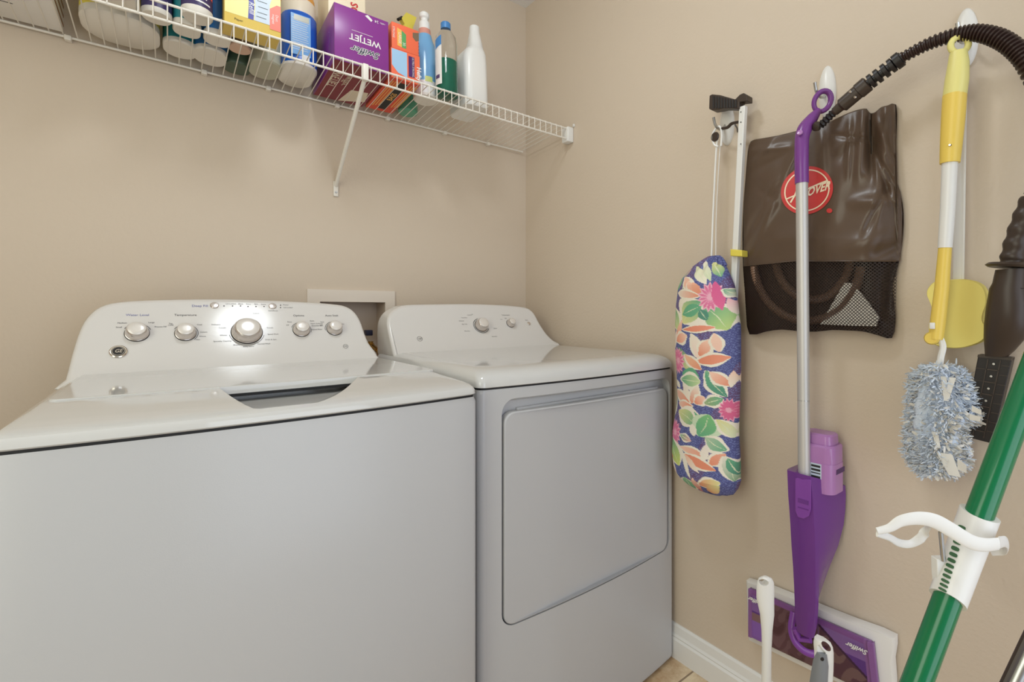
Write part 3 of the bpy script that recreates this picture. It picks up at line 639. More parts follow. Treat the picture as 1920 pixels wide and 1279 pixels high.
# ------------------------------------------------------------------ grabber
t = thing('reacher_grabber', 'white aluminium reacher grabber with black pistol grip hanging beside the floral holder', 'grabber', W(1390, 300, -.045))
def Wp(pts, x): return [W(a, b, x) for a, b in pts]
a, b = W(1394, 200, -.05), W(1372, 640, -.035)
d = (b-a); yv = Vector((0, .0085, 0)); xv = Vector((.008, 0, 0))
mb = MB(); mb.loft([[a-yv-xv, a+yv-xv, a+yv+xv, a-yv+xv], [b-yv-xv, b+yv-xv, b+yv+xv, b-yv+xv]]); tb = mb.build('shaft', 'white', t, 30, .0025)
mb = MB()
for py in (197, 210, 229, 270): p = W(1389, py, -.0585); mb.lathe([(.0017, 0), (.0012, .0008)], p, (-1, 0, 0), 8)
mb.build('rivets', 'inkblack', tb)
MB().prism(Wp([(1330, 179), (1335, 176.5), (1350, 178), (1378, 186), (1387, 177), (1394, 174), (1401, 178), (1401, 189), (1386, 191), (1386, 204), (1370, 203), (1356, 203), (1347, 205), (1335, 207), (1329, 204)], -.062), (.028, 0, 0)).build('grip', 'brownplastic', t, 30, .002)
mb = MB()
for k in range(9):
    u = k/8; xx = 1336+u*42; mb.prism(Wp([(xx, 180+u*7), (xx+3, 180.5+u*7), (xx+3, 203-u*1.5), (xx, 203-u*1.5)], -.0635), (.002, 0, 0))
mb.build('grip_ribs', 'inkblack', t)
MB().tube(smooth_path(Wp([(1354, 241), (1364, 239), (1372, 232), (1384, 229)], -.05), 5), .0055, 8, flat=.7).tube(smooth_path(Wp([(1378, 234), (1382, 240), (1383, 248)], -.05), 4), .002, 8).build('trigger', 'brownplastic', t)
MB().prism(Wp([(1369, 467), (1391, 469), (1391, 481), (1369, 480)], -.062), (.03, 0, 0)).build('tube_clip', 'jugyellow', t, 30, .002)

# ------------------------------------------------------------------ floral plastic-bag holder
BXC = -.070
outl = [(1337, 478, 1337, 478), (480, 1329, 1348), (484, 1322, 1352), (492, 1312, 1356), (505, 1296, 1362), (520, 1283, 1368), (540, 1276, 1375), (570, 1272, 1381), (610, 1270, 1386), (660, 1271, 1387), (710, 1273, 1386),
        (750, 1275, 1384), (790, 1270, 1383), (820, 1265, 1384), (860, 1264, 1386), (885, 1267, 1387), (900, 1272, 1382), (912, 1282, 1374), (918, 1298, 1362), (922, 1318, 1346)]
outl = outl[1:]
PYs = [o[0] for o in outl]
def lr(py): return np.interp(py, PYs, [o[1] for o in outl]), np.interp(py, PYs, [o[2] for o in outl])
# painted pattern on a canvas in photo pixels
CS = 2.0; cx0, cy0, cw, ch = 1256, 474, 140, 454
can = np.zeros((int(ch*CS), int(cw*CS), 3)); YY, XX = np.mgrid[0:can.shape[0], 0:can.shape[1]]; PXX = XX/CS+cx0; PYY = YY/CS+cy0
nz = np.sin(PXX*1.9+np.sin(PYY*.9)*2)*np.sin(PYY*2.3+np.sin(PXX*.7)*2)
lin = lambda c: np.array(srgb(*c))
can[:] = lin((66, 74, 138)); can[nz > .45] = lin((120, 134, 190)); pm = np.sin(PXX*.09+PYY*.03) > .45; can[pm & (nz <= .45)] = lin((92, 66, 116))
def poly(pts, c0, c1=None, ang=0, smoothn=4):
    P = smooth_poly(pts, smoothn) if smoothn else [Vector((*p, 0)) for p in pts]
    ins = np.zeros(PXX.shape, bool); n = len(P)
    for i in range(n):
        a, b = P[i], P[(i+1) % n]
        if abs(a.y-b.y) < 1e-9: continue
        ins ^= ((a.y > PYY) != (b.y > PYY)) & (PXX < (b.x-a.x)*(PYY-a.y)/(b.y-a.y)+a.x)
    if c1 is None: can[ins] = lin(c0); return
    d = PXX*math.cos(R(ang))+PYY*math.sin(R(ang)); dd = d[ins]
    if dd.size: f = ((dd-dd.min())/max(1e-6, dd.max()-dd.min()))[:, None]; can[ins] = lin(c0)*(1-f)+lin(c1)*f
def leaf(x0, y0, x1, y1, wd, c0, c1, rim=None, bend=0, vein=True):
    dx, dy = x1-x0, y1-y0; L = math.hypot(dx, dy); ux, uy = dx/L, dy/L; nx, ny = -uy, ux
    wd *= 1.18
    def shp(k, e): return [(x0+ux*L*s-ux*e*(1 if s == 0 else 0)+nx*(wd*k*q+bend*math.sin(math.pi*s)), y0+uy*L*s+ny*(wd*k*q+bend*math.sin(math.pi*s))) for s, q in ((0, 0), (.2, .32), (.45, .5), (.7, .42), (.9, .18), (1, 0), (.9, -.18), (.7, -.42), (.45, -.5), (.2, -.32))]
    if rim: poly(shp(1.6, 3), rim)
    poly(shp(1, 0), c0, c1, math.degrees(math.atan2(dy, dx)))
    if vein:
        b = bend; poly([(x0, y0), (x0+dx*.5+nx*(b+.8), y0+dy*.5+ny*(b+.8)), (x1, y1), (x0+dx*.5+nx*(b-.8), y0+dy*.5+ny*(b-.8))], (222, 226, 190), smoothn=0)
def flower(x, y, rx, ry, c0=(226, 120, 160), c1=(240, 170, 190)):
    n = 15; out = []
    for k in range(n*2):
        a = math.pi*k/n; q = 1 if k % 2 == 0 else .74; out.append((x+rx*q*math.cos(a), y+ry*q*math.sin(a)))
    poly(out, c1, smoothn=2)
    for k in range(n):
        a = 2*math.pi*k/n; leaf(x+rx*.2*math.cos(a), y+ry*.2*math.sin(a), x+rx*.85*math.cos(a), y+ry*.85*math.sin(a), 3.4, c0, (220, 96, 146), vein=False)
GR, GY, OR, OL, WHI = (92, 170, 128), (226, 222, 150), (232, 140, 106), (248, 208, 184), (240, 232, 214)
G2 = (70, 140, 118)
leaf(1318, 500, 1345, 535, 14, (220, 222, 180), WHI, None); leaf(1330, 488, 1350, 530, 9, WHI, (200, 214, 170), None); leaf(1347, 494, 1362, 522, 12, GY, GR, None)
leaf(1292, 515, 1278, 545, 16, (150, 170, 140), GR, None); leaf(1306, 498, 1290, 520, 12, (200, 150, 150), (150, 170, 150), None)
leaf(1302, 518, 1300, 556, 1, WHI, WHI)
leaf(1330, 553, 1298, 518, 13, OR, OL, WHI, vein=False); leaf(1330, 554, 1310, 527, 11, OR, OL, WHI, vein=False); leaf(1335, 553, 1322, 530, 11, OR, (240, 180, 150), None, vein=False); leaf(1333, 556, 1285, 548, 11, OR, WHI, WHI, vein=False)
leaf(1338, 566, 1302, 606, 34, GR, GY, WHI, 4); leaf(1338, 574, 1300, 590, 20, GR, GR, None, 0)
leaf(1346, 576, 1378, 616, 34, GR, (190, 214, 130), WHI, -3); leaf(1336, 580, 1348, 600, 14, G2, G2)
flower(1352, 558, 22, 28, (230, 130, 170), (238, 176, 196)); leaf(1356, 530, 1369, 582, 14, (214, 80, 140), (226, 100, 150), None, vein=False)
leaf(1374, 560, 1386, 590, 10, (240, 180, 190), WHI, None, vein=False); leaf(1368, 545, 1384, 556, 10, GR, WHI, WHI)
leaf(1273, 575, 1290, 620, 20, GR, (214, 220, 150), WHI, 3)
leaf(1287, 636, 1300, 600, 11, OR, OL, None, vein=False); leaf(1285, 640, 1312, 628, 15, OR, OL, WHI, vein=False); leaf(1278, 655, 1283, 618, 10, WHI, (240, 214, 204), None, vein=False)
leaf(1304, 618, 1362, 612, 9, OR, (238, 150, 120), WHI, vein=False)
leaf(1336, 672, 1320, 624, 13, (246, 214, 200), WHI, WHI, 2, vein=False); leaf(1336, 665, 1354, 634, 15, OR, OL, WHI, vein=False); leaf(1366, 656, 1360, 622, 12, (244, 200, 180), OL, WHI, vein=False); leaf(1330, 676, 1381, 664, 14, OR, (236, 150, 120), WHI, vein=False)
leaf(1290, 652, 1318, 700, 16, G2, GY, None, -3); leaf(1306, 665, 1338, 690, 12, (244, 200, 160), OR, WHI, vein=False)
flower(1287, 678, 20, 27)
leaf(1300, 700, 1335, 706, 26, GR, GR, None); leaf(1297, 712, 1338, 712, 18, GR, (200, 220, 160), WHI)
leaf(1346, 690, 1376, 735, 16, GR, G2, WHI, 3); leaf(1380, 715, 1352, 692, 13, OR, OL, WHI, vein=False); leaf(1380, 718, 1383, 688, 8, WHI, OL, None, vein=False)
leaf(1280, 716, 1292, 730, 10, WHI, WHI, None, vein=False)
leaf(1320, 755, 1300, 716, 12, (246, 226, 206), WHI, None, vein=False); leaf(1320, 754, 1334, 718, 12, OR, WHI, WHI, vein=False); leaf(1318, 752, 1273, 737, 13, OR, OL, WHI, vein=False); leaf(1322, 758, 1290, 758, 10, OR, OL, WHI, vein=False); leaf(1328, 752, 1345, 738, 13, OR, OL, WHI, vein=False)
leaf(1344, 750, 1372, 738, 13, (150, 170, 120), GR, WHI); leaf(1272, 790, 1280, 748, 10, WHI, GR, WHI)
leaf(1334, 775, 1298, 768, 14, GR, GR, WHI); leaf(1328, 790, 1292, 772, 22, GR, GY, WHI, 2); leaf(1334, 810, 1352, 768, 26, GR, (120, 190, 120), (206, 224, 190), 3); leaf(1322, 790, 1326, 812, 12, WHI, WHI, None, vein=False)
flower(1377, 758, 13, 22, (224, 96, 140)); leaf(1362, 775, 1382, 806, 13, GY, (220, 226, 190), WHI, -2)
leaf(1375, 828, 1344, 810, 17, GR, (180, 200, 170), WHI, -2)
flower(1281, 816, 17, 27); leaf(1297, 816, 1320, 822, 9, GR, (240, 170, 170), WHI)
leaf(1269, 830, 1294, 876, 26, GR, (214, 222, 110), WHI, 2); leaf(1262, 862, 1276, 866, 8, OR, OR, None, vein=False)
leaf(1350, 846, 1296, 838, 11, OR, OL, WHI, vein=False); leaf(1342, 856, 1346, 822, 12, WHI, (240, 226, 214), None, vein=False); leaf(1352, 858, 1374, 834, 13, OR, (240, 170, 140), WHI, vein=False); leaf(1306, 850, 1362, 866, 13, OR, OR, WHI, vein=False); leaf(1306, 850, 1336, 876, 10, (240, 190, 160), WHI, None, vein=False); leaf(1298, 840, 1320, 892, 8, WHI, WHI, None, vein=False)
leaf(1372, 838, 1384, 882, 16, WHI, (130, 170, 130), WHI, -2); leaf(1376, 842, 1388, 872, 12, GR, G2, None)
leaf(1272, 870, 1285, 908, 9, WHI, OL, None, vein=False); leaf(1268, 896, 1300, 916, 10, OR, OL, WHI, vein=False)
leaf(1310, 920, 1308, 892, 20, G2, (150, 200, 150), WHI); leaf(1326, 918, 1324, 888, 11, (200, 100, 90), OL, None, vein=False); leaf(1332, 900, 1368, 886, 14, OR, GY, WHI, vein=False); leaf(1340, 915, 1366, 892, 14, (230, 150, 110), GY, None, vein=False)
can = can*.94+np.array(srgb(214, 200, 196))*.06
NV, NU = 640, 240
verts = []; cols = []
for i in range(NV+1):
    py = 480+(922-480)*i/NV; l, r = lr(py); pl = W(l, py, BXC); pr = W(r, py, BXC); cy_ = (pl.y+pr.y)/2; a = abs(pl.y-pr.y)/2
    endf = min(1, (py-480)/55)**.6*min(1, max(0, (923-py))/30)**.5; bb = .054*max(.12, endf); z = (pl.z+pr.z)/2
    for k in range(NU):
        th = 2*math.pi*k/NU; s, c = math.sin(th), math.cos(th)
        pleat = 1+.18*math.cos(th*15+1)*max(0, 1-(py-480)/45)+.06*math.cos(th*13)*max(0, 1-(923-py)/22)
        wob = .0035*math.sin(py*.07+th*3)*math.sin(th*2+py*.02)
        verts.append((BXC-(bb*pleat+wob)*c*1.0, cy_-(a*s)*(pleat if py < 500 else 1), z+.004*math.sin(th*6)*max(0, 1-(923-py)/20)))
        pxx = (l+r)/2+(r-l)/2*s
        uu = int(min(can.shape[1]-1, max(0, (pxx-cx0)*CS))); vv = int(min(can.shape[0]-1, max(0, (py-cy0)*CS)))
        cols.append(can[vv, uu])
faces = [(i*NU+k, i*NU+(k+1) % NU, (i+1)*NU+(k+1) % NU, (i+1)*NU+k) for i in range(NV) for k in range(NU)]
faces += [tuple(range(NU)), tuple(NV*NU+k for k in range(NU))]
t = thing('bag_holder', 'tropical floral fabric tube bag holder hanging by a white cord', 'bag holder', (BXC, W(1330, 700, BXC).y, W(1330, 480, BXC).z))
o = mesh_obj('fabric_tube', verts, faces, 'floral', t, 60)
at = o.data.color_attributes.new('print', 'FLOAT_COLOR', 'POINT'); at.data.foreach_set('color', np.hstack([np.array(cols), np.ones((len(cols), 1))]).ravel().astype(np.float32))
hp = Vector((-.045, h1[0].y, h1[2]+.004))
mb = MB(); mb.tube(smooth_path([W(1334, 482, BXC), W(1337, 400, -.055), W(1343, 280, -.05), W(1346, 262, -.048)], 4), .0026, 8)
mb.tube(smooth_path([W(1342, 482, BXC), W(1343, 400, -.05), W(1349, 290, -.046), W(1352, 262, -.045)], 4), .0012, 6); mb.build('cord', 'white', t)
mb = MB(); mb.tube(smooth_path([W(1352, 274, -.052), W(1353, 250, -.052), W(1350, 238, -.052), W(1344, 239, -.052), W(1337, 250, -.052), W(1336, 262, -.052), W(1340, 272, -.052), W(1347, 275, -.052)], 4), .0028, 8); mb.build('cord_loop', 'white', t)
mb = MB(); mb.lathe([(.0125, 0), (.0135, .003), (.012, .006)], W(1342, 257, -.05), (-1, .15, 0), 20); mb.build('cord_toggle', 'brownplastic', t)

# ------------------------------------------------------------------ vinyl accessory bag with net pocket
bag_out = [(1408, 265), (1425, 260), (1460, 254), (1500, 244), (1535, 236), (1560, 226), (1590, 212), (1612, 205), (1625, 204), (1630, 212), (1640, 211), (1652, 201), (1664, 198), (1680, 196),
           (1681, 240), (1678, 300), (1677, 330), (1688, 360), (1694, 400), (1693, 440), (1688, 480), (1680, 512), (1673, 535), (1677, 575), (1679, 605), (1672, 634), (1650, 630), (1620, 622), (1590, 620), (1560, 619), (1530, 622), (1495, 621), (1465, 618), (1435, 622), (1405, 627),
           (1399, 590), (1396, 540), (1393, 500), (1392, 440), (1394, 380), (1399, 320), (1402, 285)]
bo = np.array([[p.x, p.y] for p in smooth_poly(bag_out, 2)])
def span(py):
    xs = []
    n = len(bo)
    for i in range(n):
        a, b = bo[i], bo[(i+1) % n]
        if (a[1] > py) != (b[1] > py): xs.append(a[0]+(py-a[1])/(b[1]-a[1])*(b[0]-a[0]))
    return xs
def topy(px):
    ys = []
    n = len(bo)
    for i in range(n):
        a, b = bo[i], bo[(i+1) % n]
        if (a[0] > px) != (b[0] > px): ys.append(a[1]+(px-a[0])/(b[0]-a[0])*(b[1]-a[1]))
    return (min(ys), max(ys)) if ys else None
def ridge(px, py, x0, y0, x1, y1, wd, amp, fl=8):
    dx, dy = x1-x0, y1-y0; L = math.hypot(dx, dy); s = ((px-x0)*dx+(py-y0)*dy)/L; q = ((px-x0)*dy-(py-y0)*dx)/L
    e = 1/(1+math.exp(-s/fl))*1/(1+math.exp((s-L)/fl)); return amp*math.exp(-(q/wd)**2)*e
def bdepth(px, py):
    y = (py-196)/(634-196)
    u = (px-1392)/(1690-1392); ew = math.sin(math.pi/2*max(0, min(1, u*4.5)))*math.sin(math.pi/2*max(0, min(1, (1-u)*3.8)))
    d = .012+.040*ew*min(1, (y+.05)*1.6)*(1-.25*max(0, y-.8)*5)
    for a in ((1400, 490, 1500, 270, 9, .010), (1560, 420, 1600, 230, 14, .005), (1608, 330, 1622, 205, 10, .010), (1634, 320, 1632, 205, 7, -.022), (1655, 320, 1662, 200, 8, .010), (1628, 235, 1668, 372, 6, -.012), (1645, 230, 1676, 310, 6, .008),
              (1640, 400, 1660, 300, 16, .008), (1400, 285, 1480, 275, 6, .004), (1415, 320, 1470, 292, 7, -.004), (1640, 480, 1690, 455, 9, -.006), (1570, 500, 1650, 390, 30, .006), (1540, 250, 1545, 330, 8, .005), (1580, 300, 1600, 240, 8, -.006),
              (1430, 460, 1520, 440, 20, .003), (1402, 440, 1460, 330, 7, .008), (1420, 300, 1450, 262, 6, .005), (1500, 300, 1420, 400, 10, -.006), (1590, 330, 1594, 235, 5, .007), (1575, 255, 1640, 262, 5, -.005), (1600, 380, 1690, 372, 12, .008), (1560, 470, 1680, 440, 16, .006), (1420, 350, 1460, 380, 9, -.004), (1620, 440, 1668, 340, 7, -.007), (1652, 300, 1672, 340, 4, -.009), (1665, 590, 1672, 500, 10, -.012), (1500, 600, 1660, 600, 12, .006)):
        d += ridge(px, py, *a)
    return max(.006, d)
t = thing('accessory_bag', 'dark brown vinyl tool bag with round red emblem and net pocket', 'bag', W(1540, 430, 0))
NC, NR = 90, 110
def grid_front(y_from, y_to, name, m, offf=0.):
    vv = []; 
    for i in range(NR+1):
        for j in range(NC+1):
            px = 1393.5+(1692-1393.5)*j/NC
            tt = topy(px); a, b = tt
            v0 = y_from(px, a); v1 = y_to(px, b)
            if v1 < v0: v1 = v0
            py = v0+(v1-v0)*i/NR
            # keep inside the outline at the sides
            s = span(min(633, max(205, py))); 
            if len(s) >= 2: pq = min(max(px, min(s)), max(s))
            else: pq = px
            vv.append(W(pq, py, -bdepth(pq, py)-offf))
    ff = [(i*(NC+1)+j, i*(NC+1)+j+1, (i+1)*(NC+1)+j+1, (i+1)*(NC+1)+j) for i in range(NR) for j in range(NC)]
    return vv, ff
seam = lambda px: 499-(px-1393)*.10 if px < 1500 else 489.5
vv, ff = grid_front(lambda px, a: a, lambda px, b: seam(px), 'a', 0)
o = mesh_obj('vinyl_front', vv, ff, 'leather', t, 180)
if o.data.polygons[4000].normal.x > 0: o.data.flip_normals()
s_ = o.modifiers.new('thick', 'SOLIDIFY'); s_.thickness = .0015; s_.offset = -1
vv, ff = grid_front(lambda px, a: seam(px), lambda px, b: b, 'a', 0)
o = mesh_obj('net_pocket', vv, ff, 'net', t, 180)
bk = [W(p[0], p[1], -.006) for p in bo]; mb = MB(); mb.prism([Vector((-.004, p.y, p.z)) for p in bk], (-.002, 0, 0)); mb.build('back_panel', 'bagbrown', t, 0)
# edge skirt closing front to back
mb = MB(); rim1 = [W(p[0], p[1], -bdepth(p[0], p[1])) for p in bo]; rim2 = [Vector((-.005, q.y, q.z)) for q in bk]
mb.loft([rim1, rim2], cap=False); mb.build('side_gusset', 'leather', t, 50)
mb = MB(); pts = [(p, seam(p)) for p in np.linspace(1394, 1681, 40)]; mb.tube([W(a, b, -bdepth(a, b)-.001) for a, b in pts], .0016, 6); mb.build('hem', 'leather', t)
# packing seen through the net
mb = MB(); mb.prism([W(a, b, -.031) for a, b in ((1583, 530), (1598, 531), (1622, 560), (1641, 586), (1648, 594), (1642, 612), (1600, 611), (1538, 608), (1560, 570))], (.006, 0, 0))
tag(mb.build('white_packet', 'packet'), 'pale triangular packet seen through the net of the brown bag', 'packet')
mb = MB()
for (x0, y0, rx, ry, a0, a1) in ((1500, 490, 100, 112, 5, 175), (1500, 480, 70, 82, 5, 175)):
    P = []
    for k in range(150):
        a = R(a0+(a1-a0)*k/149); P.append(W(x0+rx*math.cos(a)+ (14 if rx > 80 else 24), y0+ry*math.sin(a), -.0235))
    mb.tube(P, [.0095+.0016*(k % 2) for k in range(150)], 10)
tag(mb.build('coiled_hose', 'coil'), 'black ribbed hose coiled inside the net pocket', 'hose')
# emblem
def onbag(px, py, off): return W(px, py, -bdepth(px, py)-off)
LC, LRX, LRY = (1513, 357), 49, 45
def disc(r0, r1, off, name, m, parent, tx=0):
    n = 48; k = 10; vv = []
    for i in range(k+1):
        f = r0+(r1-r0)*i/k
        for j in range(n):
            a = 2*math.pi*j/n; x = LC[0]+LRX*f*math.cos(a); y = LC[1]+LRY*f*math.sin(a)+(-5*f*math.cos(a)); vv.append(onbag(x, y, off))
    ff = [(i*n+j, i*n+(j+1) % n, (i+1)*n+(j+1) % n, (i+1)*n+j) for i in range(k) for j in range(n)]
    return mesh_obj(name, vv, ff, m, parent, 180)
em = disc(.001, 1, .0016, 'emblem', 'red', t); disc(.82, .87, .0022, 'emblem_ring', 'logocream', em)
def bagtext(mb, s, px, py, size, wide, ang, shear=.2, bold=0.):
    v, f = text_mesh(s, size, shear=shear, bold=bold*size); ca, sa = math.cos(R(ang)), math.sin(R(ang))
    mb.add([onbag(px+(a[0]*wide*ca-a[1]*sa*0), py-(a[0]*wide*sa)-a[1], .0024) for a in v], f)
mb = MB(); bagtext(mb, 'OVER', 1534, 355, 21, .86, 19, .35, .03)
def stroke(pts, wd): 
    P = smooth_path([Vector((*p, 0)) for p in pts], 5); v = []; 
    for i, p in enumerate(P):
        d = (P[min(i+1, len(P)-1)]-P[max(i-1, 0)]).normalized(); n = Vector((-d.y, d.x, 0)); v += [onbag(*(p+n*wd/2).xy, .0024), onbag(*(p-n*wd/2).xy, .0024)]
    mb.add(v, [(2*i, 2*i+1, 2*i+3, 2*i+2) for i in range(len(P)-1)])
stroke([(1473, 374), (1500, 362), (1530, 347), (1550, 339)], 2.4); stroke([(1482, 380), (1492, 362), (1500, 335)], 3); stroke([(1493, 398), (1503, 375), (1514, 330)], 3); stroke([(1517, 352), (1550, 341)], 2)
mb.build('emblem_lettering', 'logocream', em, 0)
mb = MB(); 
n = 16; mb.add([onbag(1555+5.5*math.cos(2*math.pi*k/n), 395+4.5*math.sin(2*math.pi*k/n), .0016) for k in range(n)], [tuple(range(n))]); mb.build('emblem_mark', 'red', t, 0)

# ------------------------------------------------------------------ floor mop with spray bottle
t = thing('spray_mop', 'purple spray mop with silver pole hanging from the middle hook', 'mop', W(1505, 700, -.10))
# ring
c = W(1542, 190, -.058); mb = MB(); P = []
for k in range(25):
    a = 2*math.pi*k/24; P.append(c+Vector((.012*math.cos(a), -.0135*math.cos(a)-.004*math.sin(a), .0225*math.sin(a))))
mb.tube(P, .0068, 12, cap=False, flat=.8); mb.build('hanging_ring', 'purple3', t)
hp = smooth_path([W(1536, 206, -.066), W(1523, 222, -.075), W(1510, 240, -.085), W(1504, 258, -.093), W(1503, 280, -.097), W(1503, 310, -.1), W(1503.5, 344, -.1)], 5)
rr = [float(np.interp(i/(len(hp)-1), [0, .15, .35, .55, 1], [.007, .0125, .0165, .0155, .0150])) for i in range(len(hp))]
MB().tube(hp, rr, 20).build('handle', 'purple3', t)
c = W(1500, 249, -.1125); MB().lathe([(.0065, 0), (.006, .0025), (.001, .0035)], c, (-1, -.2, .35), 20).build('spray_button', 'lilac', t)
pa, pb = W(1503.5, 342, -.1), W(1508, 905, -.1)
MB().tube([pa, pa*.5+pb*.5, pb], .0132, 24).build('pole', 'alu', t)
pm = W(1507, 750, -.1); MB().tube([pm, pm+Vector((0, 0, -.0012))], .0135, 24).build('pole_joint', 'steel', t)
# solution bottle behind
def wring(pts, x, dx=0): return [W(a, b, x) for a, b in pts]
def yring(yc, hy, x0, x1, r, z, n=6): return rring(x0, x1, yc-hy, yc+hy, r, z, n, 1)
by = (W(1492, 860, -.093).y+W(1584, 860, -.026).y)/2; bh = abs(W(1492, 860, -.093).y-W(1584, 860, -.026).y)/2
zt_ = W(1540, 812, -.07).z; zs = W(1585, 836, -.05).z; zl_ = W(1540, 868, -.085).z
rb = MB(); rb.loft([yring(by, bh*.5, -.075, -.03, .015, zl_-.13), yring(by+bh*.1, bh*.72, -.088, -.034, .02, zl_-.055), yring(by, bh, -.094, -.022, .02, zl_-.035), yring(by, bh, -.094, -.022, .02, zs-.004), yring(by, bh*.96, -.09, -.026, .02, zs)])
bt = rb.build('solution_bottle', 'lilac', t, 40)
MB().loft([yring(by+bh*.02, bh*.86, -.086, -.03, .016, zs-.002), yring(by+bh*.02, bh*.84, -.085, -.031, .016, zt_-.004), yring(by+bh*.02, bh*.76, -.08, -.034, .014, zt_)]).build('bottle_cap', 'lilac', bt)
zz0 = W(1540, 905, -.085).z
MB().loft([yring(by, bh+.0006, -.0948, -.0214, .02, zz0-.022), yring(by, bh+.0006, -.0948, -.0214, .02, zl_)]).build('bottle_label', 'lilac', bt)
mb = MB()
for k, (a, b) in enumerate(((872, 876), (879, 883), (886, 888), (892, 896))): 
    mb.box(-.0954, -.0947, W(1538, a, -.095).y, W(1521, a, -.095).y, W(1530, b, -.095).z, W(1530, a, -.095).z)
mb.build('label_print', 'inkblack', bt, 0)
MB().box(-.0951, -.0946, W(1540, 880, -.095).y, W(1520, 880, -.095).y, W(1530, 897, -.095).z, W(1530, 869, -.095).z).build('label_block', 'cardsky', bt, 0)
ys = by-bh-.0008
MB().box(-.075, -.03, ys-.0004, ys+.0004, W(1570, 885, -.05).z, W(1570, 876, -.05).z).build('side_label_print', 'labpurple', bt, 0)
# purple housing: wedge lofted downwards; front ridge and side wall running back to the wall
secs = [ # py, left px, ridge px, right px, x front, x back
    (893, 1477, 1519, 1585, -.122, -.016), (944, 1479, 1524, 1586, -.1195, -.015), (970, 1481, 1525, 1585, -.119, -.016), (1000, 1483, 1527, 1582, -.118, -.018), (1040, 1485, 1528, 1572, -.116, -.028), (1080, 1488, 1528, 1557, -.113, -.035),
    (1120, 1490, 1528, 1543, -.110, -.045), (1150, 1491, 1527, 1533, -.106, -.055), (1180, 1492, 1524, 1527, -.100, -.06), (1198, 1496, 1519, 1521, -.096, -.065)]
rs = []
for py, l, m_, r, xf, xb in secs:
    pl, pm_, pr = W(l, py, xf+.012), W(m_, py, xf), W(r, py, xb); z = pm_.z
    yl, ym, yr = pl.y, pm_.y, pr.y
    pts = [(xf+.012, yl), (xf+.003, yl-.003), (xf, yl+(ym-yl)*.35), (xf-.001, yl+(ym-yl)*.7), (xf+.002, ym), (xf+.010, ym-.004), (xf*.55+xb*.45, ym*.45+yr*.55-.003), (xf*.25+xb*.75, yr*.85+ym*.15), (xb, yr), (xb, yl*.6+yr*.4), (xb-.0, yl), (xf*.5+xb*.5, yl)]
    tipz = .0 if py > 895 else 0
    dz = [0, 0, 0, 0, -.001, -.004, -.016, -.030, -.036, -.02, 0, 0] if py < 895 else [0]*12
    rs.append([Vector((a, b, z+q)) for (a, b), q in zip(pts, dz)])
mb = MB(); mb.loft(rs)
hs = mb.build('housing', 'purple', t, 50)
MB().loft([[W(a, b, xx) for a, b in ((1491, 897), (1496, 896), (1506, 899), (1518, 899), (1521, 900), (1521, 955), (1517, 968), (1507, 973), (1496, 970), (1491, 958))] for xx in (-.1195, -.1225)]).build('release_button', 'purple2', t, 30, .001)
mb = MB(); mb.box(-.1232, -.1222, W(1516, 950, -.123).y, W(1496, 950, -.123).y, W(1500, 953, -.123).z, W(1500, 951, -.123).z); mb.box(-.1232, -.1222, W(1516, 950, -.123).y, W(1496, 950, -.123).y, W(1500, 943, -.123).z, W(1500, 935, -.123).z); mb.build('button_grip', 'purple', t, 0)
# joint
mb = MB(); mb.tube(smooth_path([W(1488, 1148, -.06), W(1484, 1180, -.075), W(1492, 1205, -.082), W(1510, 1222, -.082), W(1530, 1226, -.075), W(1542, 1212, -.062)], 5), .0085, 12, flat=.7); mb.tube([W(1490, 1178, -.085), W(1500, 1198, -.082), W(1520, 1200, -.08)], .0075, 10); mb.build('swivel_joint', 'purple2', t)
# head: plate with printed film look
XH = -.044
hc = [W(1404, 1103, XH), W(1638, 1206, XH), W(1650, 1310, XH), W(1404, 1193, XH)]
NXh, NZh = 200, 80; vv = []; cc = []
hs_ = np.random.RandomState(3)
for i in range(NZh+1):
    for j in range(NXh+1):
        u, v = j/NXh, i/NZh; p = (hc[0]*(1-u)+hc[1]*u)*(1-v)+(hc[3]*(1-u)+hc[2]*u)*v
        e = min(u*26*1.0, (1-u)*16, v*14, (1-v)*14, 1); vv.append(p+Vector((-.002*e-(.003 if u > .955 or u < .03 else 0), 0, 0)))
        n1 = math.sin(u*23+math.sin(v*9)*2)+math.sin(v*17+u*31+math.sin(u*40)*1.5)
        mid = .17 < u < .60
        if u < .035 or u > .93: c = (138, 92, 150)
        elif v < .10: c = (126, 78, 136)
        elif mid: c = (104, 74, 80) if n1 > .2 else ((78, 46, 54) if n1 < -.9 else (90, 58, 66))
        else:
            s = (u-.60)*1.9 if u > .6 else 9
            if u > .6 and v > s+.12: c = (112, 84, 84) if n1 > 0 else (84, 52, 64)
            elif u > .6 and abs(v-s-.09) < .03: c = (60, 30, 60)
            elif u < .17 and .45 < v < .62: c = (128, 96, 100)
            elif u < .17 and v >= .62: c = (132, 90, 168)
            elif v > .42: c = (92, 54, 128)
            else: c = (128, 92, 152)
        cc.append(srgb(*c))
ff = [(i*(NXh+1)+j, i*(NXh+1)+j+1, (i+1)*(NXh+1)+j+1, (i+1)*(NXh+1)+j) for i in range(NZh) for j in range(NXh)]
hd = mesh_obj('mop_head', vv, ff, 'padprint', t, 40)
if hd.data.polygons[0].normal.x > 0: hd.data.flip_normals()
at = hd.data.color_attributes.new('print', 'FLOAT_COLOR', 'POINT'); at.data.foreach_set('color', np.hstack([np.array(cc), np.ones((len(cc), 1))]).ravel().astype(np.float32))
s_ = hd.modifiers.new('thick', 'SOLIDIFY'); s_.thickness = .014; s_.offset = -1
ud = (hc[1]-hc[0]).normalized(); vd = (hc[0]-hc[3]).normalized()
mb = MB()
